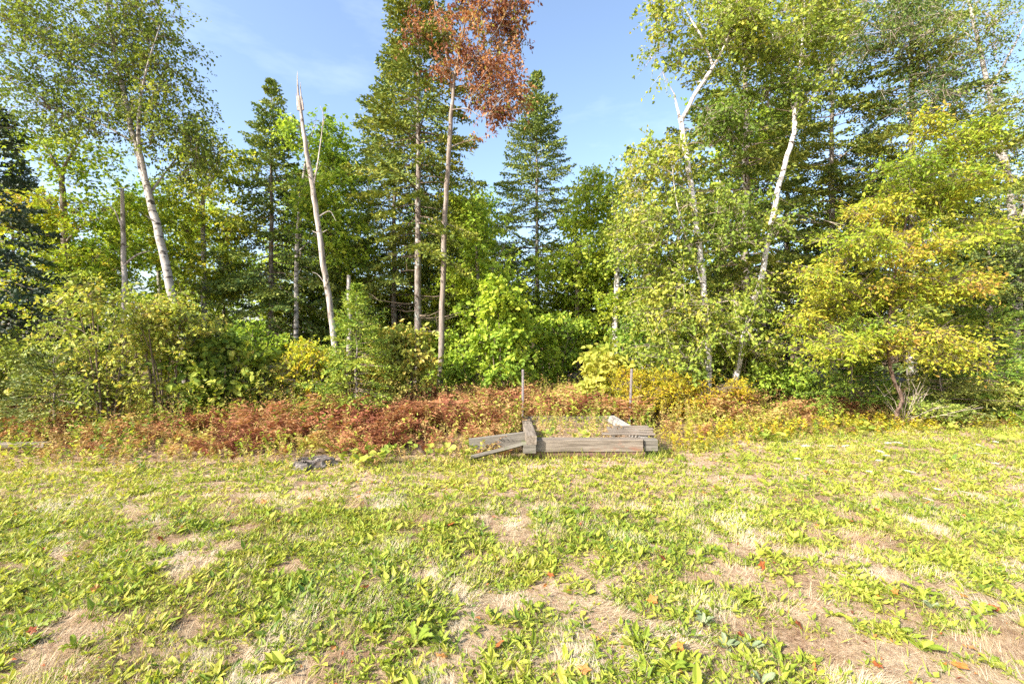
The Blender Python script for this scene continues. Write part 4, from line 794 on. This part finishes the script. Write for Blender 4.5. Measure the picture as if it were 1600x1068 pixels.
def build_lawn():
    r = np.random.default_rng(63)
    # straw: fine, tousled dead grass
    X, Y = [], []
    for n, x0, x1, y0, y1 in ((110000, -3.6, 3.6, 1.3, 2.8), (150000, -6, 6, 2.8, 4.6), (80000, -9.5, 10.5, 4.6, 9.2)):
        a, b = scatter(r, n, x0, x1, y0, y1); X.append(a); Y.append(b)
    x = np.concatenate(X); y = np.concatenate(Y); ok = (y < edge_y(x) + .25); x, y = x[ok], y[ok]
    n = len(x); gm = green_mask(x, y); L = .035 + .065 * r.random(n); az = 9 * vnoise(x * 3.3, y * 3.3, 47) + r.normal(0, .75, n); el = np.clip(.15 + .75 * vnoise(x * 5, y * 5, 48) + r.normal(0, .28, n), .02, 1.4)
    h = np.stack([np.cos(az) * np.cos(el), np.sin(az) * np.cos(el), np.sin(el)], 1); B = np.stack([x, y, ground_z(x, y)], 1)
    sd = np.stack([-np.sin(az), np.cos(az), 0 * az], 1) * (.0012 + .00045 * y)[:, None] * .5
    tone = (.50 + (vnoise(x * 2.6, y * 2.6, 41) - .5) * 1.0 + (vnoise(x * 8, y * 8, 42) - .5) * .4 + r.normal(0, .2, n)).clip(.01, .99)
    tip = B + h * L[:, None] - UP * (L * .12)[:, None]
    tip[:, 2] = np.maximum(tip[:, 2], B[:, 2] + .003)
    g = Geo(); i = np.arange(n)[:, None] * 3
    g.add(np.stack([B - sd, B + sd, tip], 1), i + [0, 1, 2], np.repeat(tone, 3))
    tag(g.build('dry_grass', M['straw']), 'thin straw coloured dead grass of the lawn', 'grass', kind='stuff')
    # green grass tufts
    x, y = scatter(r, 70000, -9.5, 10.5, 1.3, 9.2); gm = green_mask(x, y)
    ok = (y < edge_y(x) + .3) & (np.abs(x) < 1.35 * y + .8) & (r.random(len(x)) < np.clip((gm - .36) * 6, .08, 1)); x, y = x[ok], y[ok]; n = len(x)
    L = .035 + .06 * r.random(n); az = r.random(n) * 6.28; el = .4 + r.random(n) * .9
    h = np.stack([np.cos(az) * np.cos(el), np.sin(az) * np.cos(el), np.sin(el)], 1); B = np.stack([x, y, ground_z(x, y)], 1)
    g = Geo(); leaf_quads(g, B, h, UP - h * .3 + r.normal(0, .3, (n, 3)), L, .004 + .0006 * y, (.5 + r.normal(0, .22, n)).clip(.01, .99), .2)
    tag(g.build('green_grass', M['grass']), 'short green grass tufts of the lawn', 'grass', kind='stuff')
    # broad leaved weeds: small rosettes everywhere in the green areas
    g = Geo()
    for cand, y0, y1, k, mu, wide in ((12000, 1.3, 2.4, 5, -3.35, True), (42000, 2.4, 4.2, 5, -3.38, False), (50000, 4.2, 9.0, 4, -3.15, False), (17000, 1.3, 4.5, 3, -4.0, False)):
        xr = 10.5 if y1 > 5 else 6.4; rnd = .5 if mu < -3.9 else 0
        x, y = scatter(r, cand, -xr, xr, y0, y1); gm = green_mask(x, y)
        ok = (y < edge_y(x) + .15) & (np.abs(x) < 1.35 * y + .8) & (r.random(len(x)) < np.clip((gm - .412 + .05 * np.clip(y - 3, 0, 1.5)) * 6, .06, 1)); x, y = x[ok], y[ok]; m = len(x)
        q = m * k; size = np.clip(r.lognormal(mu, .42, m), .014, .09)
        P = np.repeat(np.stack([x, y, ground_z(x, y) + .004], 1), k, 0); az = np.repeat(r.random(m) * 6.28, k) + np.tile(np.arange(k) * 2 * np.pi / k, m) + r.normal(0, .35, q)
        el = np.clip(r.normal(.42, .28, q), .03, 1.2); D = np.stack([np.cos(az) * np.cos(el), np.sin(az) * np.cos(el), np.sin(el)], 1)
        ll = np.repeat(size, k) * (.6 + .6 * r.random(q)); P += D * .006
        tone = np.repeat(.60 + (vnoise(x * 1.6, y * 1.6, 44) - .5) * .3 + r.normal(0, .17, m) + .1 * (y > 4.5), k) + r.normal(0, .10, q)
        leaf_quads(g, P, D, UP + r.normal(0, .35, (q, 3)), ll, ll * (.26 + .2 * r.random(q) + rnd), tone.clip(.01, .99), .12, wide=wide)
    tag(g.build('lawn_weeds', M['weed_leaf']), 'small broad leaved weeds carpeting the lawn', 'weeds', kind='stuff')

def build_flecks():
    r = np.random.default_rng(67); x, y = scatter(r, 9000, -9.5, 10.5, 1.3, 8.6); ok = (y < edge_y(x)) & (np.abs(x) < 1.35 * y + .8) & (r.random(len(x)) < .25 + .9 * vnoise(x * 1.5, y * 1.5, 58) ** 2); x, y = x[ok], y[ok]; m = len(x)
    az = r.random(m) * 6.28; D = np.stack([np.cos(az), np.sin(az), r.normal(.1, .3, m)], 1); ll = .012 + .028 * r.random(m) ** 2; g = Geo()
    leaf_quads(g, np.stack([x, y, ground_z(x, y) + .006 + .02 * r.random(m)], 1), D, UP + r.normal(0, .5, (m, 3)), ll, ll * (.25 + .5 * r.random(m)), r.random(m) * .75, .3)
    tag(g.build('leaf_litter', M['fallen']), 'small brown leaf crumbs strewn through the lawn', 'leaf litter', kind='stuff')

def build_yellow_edge():
    r = np.random.default_rng(66); x, y = scatter(r, 2600, 2.3, 9.5, 6.4, 9.4); d = y - edge_y(x)
    ok = (r.random(len(x)) < np.exp(-((d - .25) / .4) ** 2) * (.2 + vnoise(x * 1.8, y * 1.8, 52))); x, y = x[ok], y[ok]; m = len(x)
    B = np.stack([x, y, ground_z(x, y)], 1); H = .08 + .2 * r.random(m); tip = B + UP * H[:, None] + r.normal(0, .05, (m, 3)) * [1, 1, 0]; g = Geo(); k = 12; q = m * k
    sd = np.array([.002, 0, 0]); i = np.arange(m)[:, None] * 3; g.add(np.stack([B - sd, B + sd, tip], 1), i + [0, 1, 2], .3)
    t = np.tile((np.arange(k) + 1.) / k, m); P = np.repeat(B, k, 0) + np.repeat(tip - B, k, 0) * t[:, None]; az = r.random(q) * 6.28
    ll = .05 * (.6 + .8 * r.random(q)); tn = np.repeat(.45 + r.normal(0, .2, m), k) + r.normal(0, .1, q)
    leaf_quads(g, P, np.stack([np.cos(az), np.sin(az), .3 + r.normal(0, .3, q)], 1), UP + r.normal(0, .5, (q, 3)), ll, ll * .5, tn.clip(.01, .99), .2)
    tag(g.build('yellow_weeds', M['gold_leaf']), 'low yellow weeds fringing the lawn at the right', 'weeds', kind='stuff')

build_bracken(); build_weeds(); build_lawn(); build_flecks(); build_yellow_edge()

def build_bed_grass():
    """longer grass left standing against the timbers"""
    r = np.random.default_rng(68); n = 1500; side = r.random(n)
    x = np.where(side < .75, r.uniform(-.7, 2.05, n), r.uniform(1.98, 2.25, n)); y = np.where(side < .75, 5.98 + r.normal(0, .035, n) + .09 * (x > -.05) - .12 * (x < -.05), r.uniform(6.05, 7.6, n))
    keep = r.random(n) < .2 + .9 * vnoise(x * 4, y * 4, 81); x, y = x[keep], y[keep]; n = len(x); az = r.random(n) * 6.28; el = .7 + .7 * r.random(n); L = .05 + .13 * r.random(n) ** 1.5
    D = np.stack([np.cos(az) * np.cos(el), np.sin(az) * np.cos(el), np.sin(el)], 1); g = Geo()
    leaf_quads(g, np.stack([x, y, ground_z(x, y)], 1), D, r.normal(0, 1, (n, 3)), L, .007, r.random(n), .1)
    tag(g.build('long_grass', M['grass']), 'longer grass left uncut along the foot of the timber bed', 'grass', kind='stuff')
build_bed_grass()

# ------------------------------------------------------------------ individual plants and litter
def blade_mesh(name, mat, L=.14, W=.034, lobes=0, curl=.3, tone=.5, seed=0, K=9):
    """a leaf blade along +x: three points per cross section, toothed margin, midrib sunk, arching"""
    r = np.random.default_rng(seed); t = np.linspace(0, 1, K); w = W * np.sin(np.pi * (t ** .75)) ** .8 * (.35 + .65 * t ** .5) * .5 + .0025
    w[-1] = .001
    if lobes: w = w * (1 + .32 * np.where(np.arange(K) % 2 == 0, 1, -1))
    z = L * (.55 * np.sin(t * 1.5) - curl * t ** 2.2); x = L * t * (1 - .12 * t); yy = .004 * np.sin(t * 5 + seed)
    V = np.zeros((K, 3, 3)); V[:, :, 0] = x[:, None]; V[:, 0, 1] = yy - w; V[:, 1, 1] = yy; V[:, 2, 1] = yy + w
    V[:, 0, 0] += w * .3; V[:, 2, 0] += w * .3
    V[:, :, 2] = z[:, None]; V[:, 1, 2] -= w * .35; V += r.normal(0, .0012, V.shape)
    i = np.arange(K - 1)[:, None] * 3; F = np.concatenate([i + [0, 3, 4, 1], i + [1, 4, 5, 2]])
    g = Geo(); tn = np.full((K, 3), tone); tn[:, 1] += .15; g.add(V.reshape(-1, 3), F, tn.ravel())
    return g.mesh(name, M[mat], smooth=False)

def build_rosettes():
    r = np.random.default_rng(71)
    leaves = [blade_mesh('leaf', 'weed_leaf', .15, .045, 1, .35, t, s, 11) for s, t in ((1, .35), (2, .55), (3, .68))] + [blade_mesh('leaf', 'weed_leaf', .13, .042, 0, .25, t, s) for s, t in ((4, .5), (5, .7), (6, .3))]
    mull = [blade_mesh('leaf', 'mullein', .15, .06, 0, .15, t, s) for s, t in ((7, .3), (8, .7))]
    def place(name, label, cat, group, X, Y, pool, n, scale):
        o = thing(name, label, cat, (X, Y, float(ground_z(X, Y))), group)
        for i in range(n):
            c = bpy.data.objects.new('leaf', pool[r.integers(len(pool))]); COL.objects.link(c); c.parent = o
            c.rotation_euler = (r.normal(0, .2), -r.normal(.12, .22), i * 2.4 + r.normal(0, .25)); s = scale * (.7 + .5 * r.random()); c.scale = (s, s * (.8 + .4 * r.random()), s)
    fixed = [(500, 1010), (560, 1030), (740, 985), (700, 965), (590, 985), (650, 1000), (880, 1000), (930, 1030), (1060, 965), (1165, 935), (1085, 1035), (1400, 985), (1440, 1010), (1550, 1040), (1300, 960), (230, 1010), (280, 1040), (60, 985), (120, 1020), (350, 960), (420, 920), (600, 900), (660, 890), (240, 900), (1050, 1050), (830, 950), (1440, 930), (1530, 960), (400, 1050), (30, 850), (760, 880), (900, 860), (1210, 870), (1350, 890), (20, 930), (180, 960), (680, 1050), (1590, 930), (480, 870), (1180, 1045)]
    for px, py in fixed:
        Y = EYE * FPX / (py - 534); X = (px - 800) / FPX * Y
        place('dandelion', 'broad leaved dandelion rosette in the near lawn', 'weed', 'dandelion rosettes in the near lawn', X, Y, leaves, r.integers(7, 12), .42 + .38 * r.random())
    for px, py in ((1135, 1010), (1190, 1065), (1455, 950), (1170, 1010), (1100, 975)):
        Y = EYE * FPX / (py - 534); X = (px - 800) / FPX * Y
        place('mullein', 'grey green woolly leaved rosette in the lawn at lower right', 'weed', 'woolly rosettes at lower right', X, Y, mull, 9, .5)

def build_coltsfoot():
    """big round leaves on stalks along the lawn edge"""
    r = np.random.default_rng(72); meshes = []
    for s in range(3):
        A = 14; a = np.linspace(.35, 2 * np.pi - .35, A); rad = .055 * (1 + .06 * np.sin(a * 5 + s) + r.normal(0, .03, A)); g = Geo()
        ring = np.stack([-np.cos(a) * rad, np.sin(a) * rad, .012 * np.sin(a * 2 + s) + .014], 1); c = np.array([[0.012, 0, 0]]); mid = ring * [.5, .5, .35]
        n = A; V = np.concatenate([c, mid, ring]); F4 = np.array([[1 + i, 1 + n + i, 2 + n + i, 2 + i] for i in range(n - 1)]); F3 = np.array([[0, 1 + i, 2 + i] for i in range(n - 1)])
        g.add(V, F4, .35 + .22 * s); g.f.append(F3); meshes.append(g.mesh('leaf', M['big_leaf']))
    spots = [(515, 710), (545, 722), (560, 728), (575, 720), (612, 700), (598, 712), (640, 708), (665, 712), (690, 706), (632, 696), (725, 712), (740, 706), (755, 700), (700, 714), (425, 690), (590, 722), (850, 684), (905, 682), (1190, 686), (1215, 690), (1150, 676), (1350, 672), (1370, 676), (1450, 676), (1345, 680), (1560, 690), (1300, 668), (1480, 672)]
    for k, (px, py) in enumerate(spots):
        inb = px in (850, 905); z0 = .14 if inb else 0; Y = (EYE - z0 - .04) * FPX / (py - 534) + .08; X = (px - 800) / FPX * Y
        if inb: Y = 6.45; X = (px - 800) / FPX * Y
        edge = 'along the lawn edge left of the timber bed' if px < 800 else ('inside the timber bed' if inb else 'along the lawn edge right of the timber bed')
        o = thing('coltsfoot', 'round leaved bright green plant ' + edge, 'plant', (X, Y, z0 + float(ground_z(X, Y))), 'round leaved plants ' + edge)
        if inb: o['label'] = ('left' if px == 850 else 'right') + ' one of the two round leaved plants inside the timber bed'
        g = Geo(); n = r.integers(4, 7)
        for i in range(n):
            a = i * 2.4 + r.random(); d = np.array([np.cos(a), np.sin(a), 0]) * (.04 + .09 * r.random()); p = d + UP * (.06 + .10 * r.random())
            tube(g, [np.zeros(3), d * .4 + UP * p[2] * .6, p], [.004, .003, .0025], 4)
            c = bpy.data.objects.new('leaf', meshes[r.integers(3)]); COL.objects.link(c); c.parent = o; c.location = tuple(p)
            c.rotation_euler = (r.normal(.35, .25), r.normal(-.15, .25), a + r.normal(0, .5)); s = .75 + .5 * r.random(); c.scale = (s, s, s)
        g.build('stem', M['grass'], o)

def build_litter():
    r = np.random.default_rng(73); ms = []
    for s in range(4):                                       # lobed maple leaf, curled
        A = 15; a = np.arange(A) * 2 * np.pi / A; rad = .030 * (1 + .38 * np.where(np.arange(A) % 3 == 0, 1, -.4)); g = Geo()
        ring = np.stack([np.cos(a) * rad * 1.15, np.sin(a) * rad, .012 * np.cos(a * 2 + s) ** 2 + r.normal(0, .003, A)], 1)
        g.add(np.concatenate([[[0, 0, 0.004]], ring]), np.array([[0, 1 + i, 1 + (i + 1) % A] for i in range(A)]), .15 + .22 * s); ms.append(g.mesh('fallen_leaf', M['fallen']))
    pts = [(570, 925), (780, 1010), (1062, 1020), (912, 1055), (1158, 995), (1190, 887), (1398, 932), (1505, 938), (1550, 957), (1553, 957), (1500, 1045), (1520, 1017), (1247, 977), (1330, 820), (1290, 742), (1535, 820), (1598, 845), (705, 825), (560, 780), (412, 790), (250, 850), (100, 820), (1372, 800), (690, 1030), (1035, 880), (860, 900), (490, 690), (330, 770), (980, 800), (1100, 770), (1450, 790), (150, 930), (50, 1000), (1370, 1040), (1020, 945)]
    for i, (px, py) in enumerate(pts):
        Y = EYE * FPX / (py - 534); X = (px - 800) / FPX * Y; o = bpy.data.objects.new('fallen_leaf', ms[i % 4]); COL.objects.link(o)
        o.location = (X, Y, float(ground_z(X, Y)) + .028); o.rotation_euler = (r.normal(0, .35), r.normal(0, .35), r.random() * 6.28); s = .5 + .4 * r.random(); o.scale = (s, s, s)
        tag(o, 'curled red brown fallen leaf lying on the lawn', 'leaf', 'fallen leaves on the lawn')

def build_flowers():
    r = np.random.default_rng(74)
    proto = []
    for s in range(2):
        gs = Geo(); gu = Geo(); H = .16 + .1 * s
        tube(gs, [np.zeros(3), np.array([.01, 0, H * .5]), np.array([0, .01, H])], [.003, .0025, .002], 4)
        for k in range(26):
            a = k * 2.4; d = .055 * math.sqrt(k / 26); tip = np.array([np.cos(a) * d, np.sin(a) * d + .01, H + .03 - d * .12]); tube(gs, [np.array([0, .01, H]), tip], [.001, .0008], 3)
            n = 7; P = np.repeat(tip[None], n, 0) + r.normal(0, .005, (n, 3)) * [1, 1, .3]; az = r.random(n) * 6.28
            leaf_quads(gu, P, np.stack([np.cos(az), np.sin(az), .2 + 0 * az], 1), np.repeat(UP[None], n, 0), .011, .010, r.random(n), .05)
        proto.append((gs.mesh('stem', M['grass']), gu.mesh('umbel', M['white_petal'])))
    for i, (px, py) in enumerate([(1299, 700), (1391, 700), (1375, 718), (1360, 722), (1418, 745), (1359, 742), (1456, 758), (1507, 785), (1541, 712), (1555, 732), (1465, 766), (1400, 708), (1535, 752), (1248, 725), (1385, 712), (1445, 792), (1370, 708), (1520, 708), (1260, 700), (1330, 708), (1525, 690), (1555, 690)]):
        Y = EYE * FPX / (py + 14 - 534); X = (px - 800) / FPX * Y; st, um = proto[i % 2]
        o = thing('wild_carrot', 'white flat topped wild carrot flower in the dry grass at the right', 'flower', (X, Y, float(ground_z(X, Y))), 'white flowers in the grass at the right')
        for nm, me in (('stem', st), ('umbel', um)):
            c = bpy.data.objects.new(nm, me); COL.objects.link(c); c.parent = o
        s = .5 + .45 * r.random(); o.scale = (s, s, s * .9); o.rotation_euler = (r.normal(0, .15), r.normal(0, .15), r.random() * 6)
build_rosettes(); build_coltsfoot(); build_litter(); build_flowers()
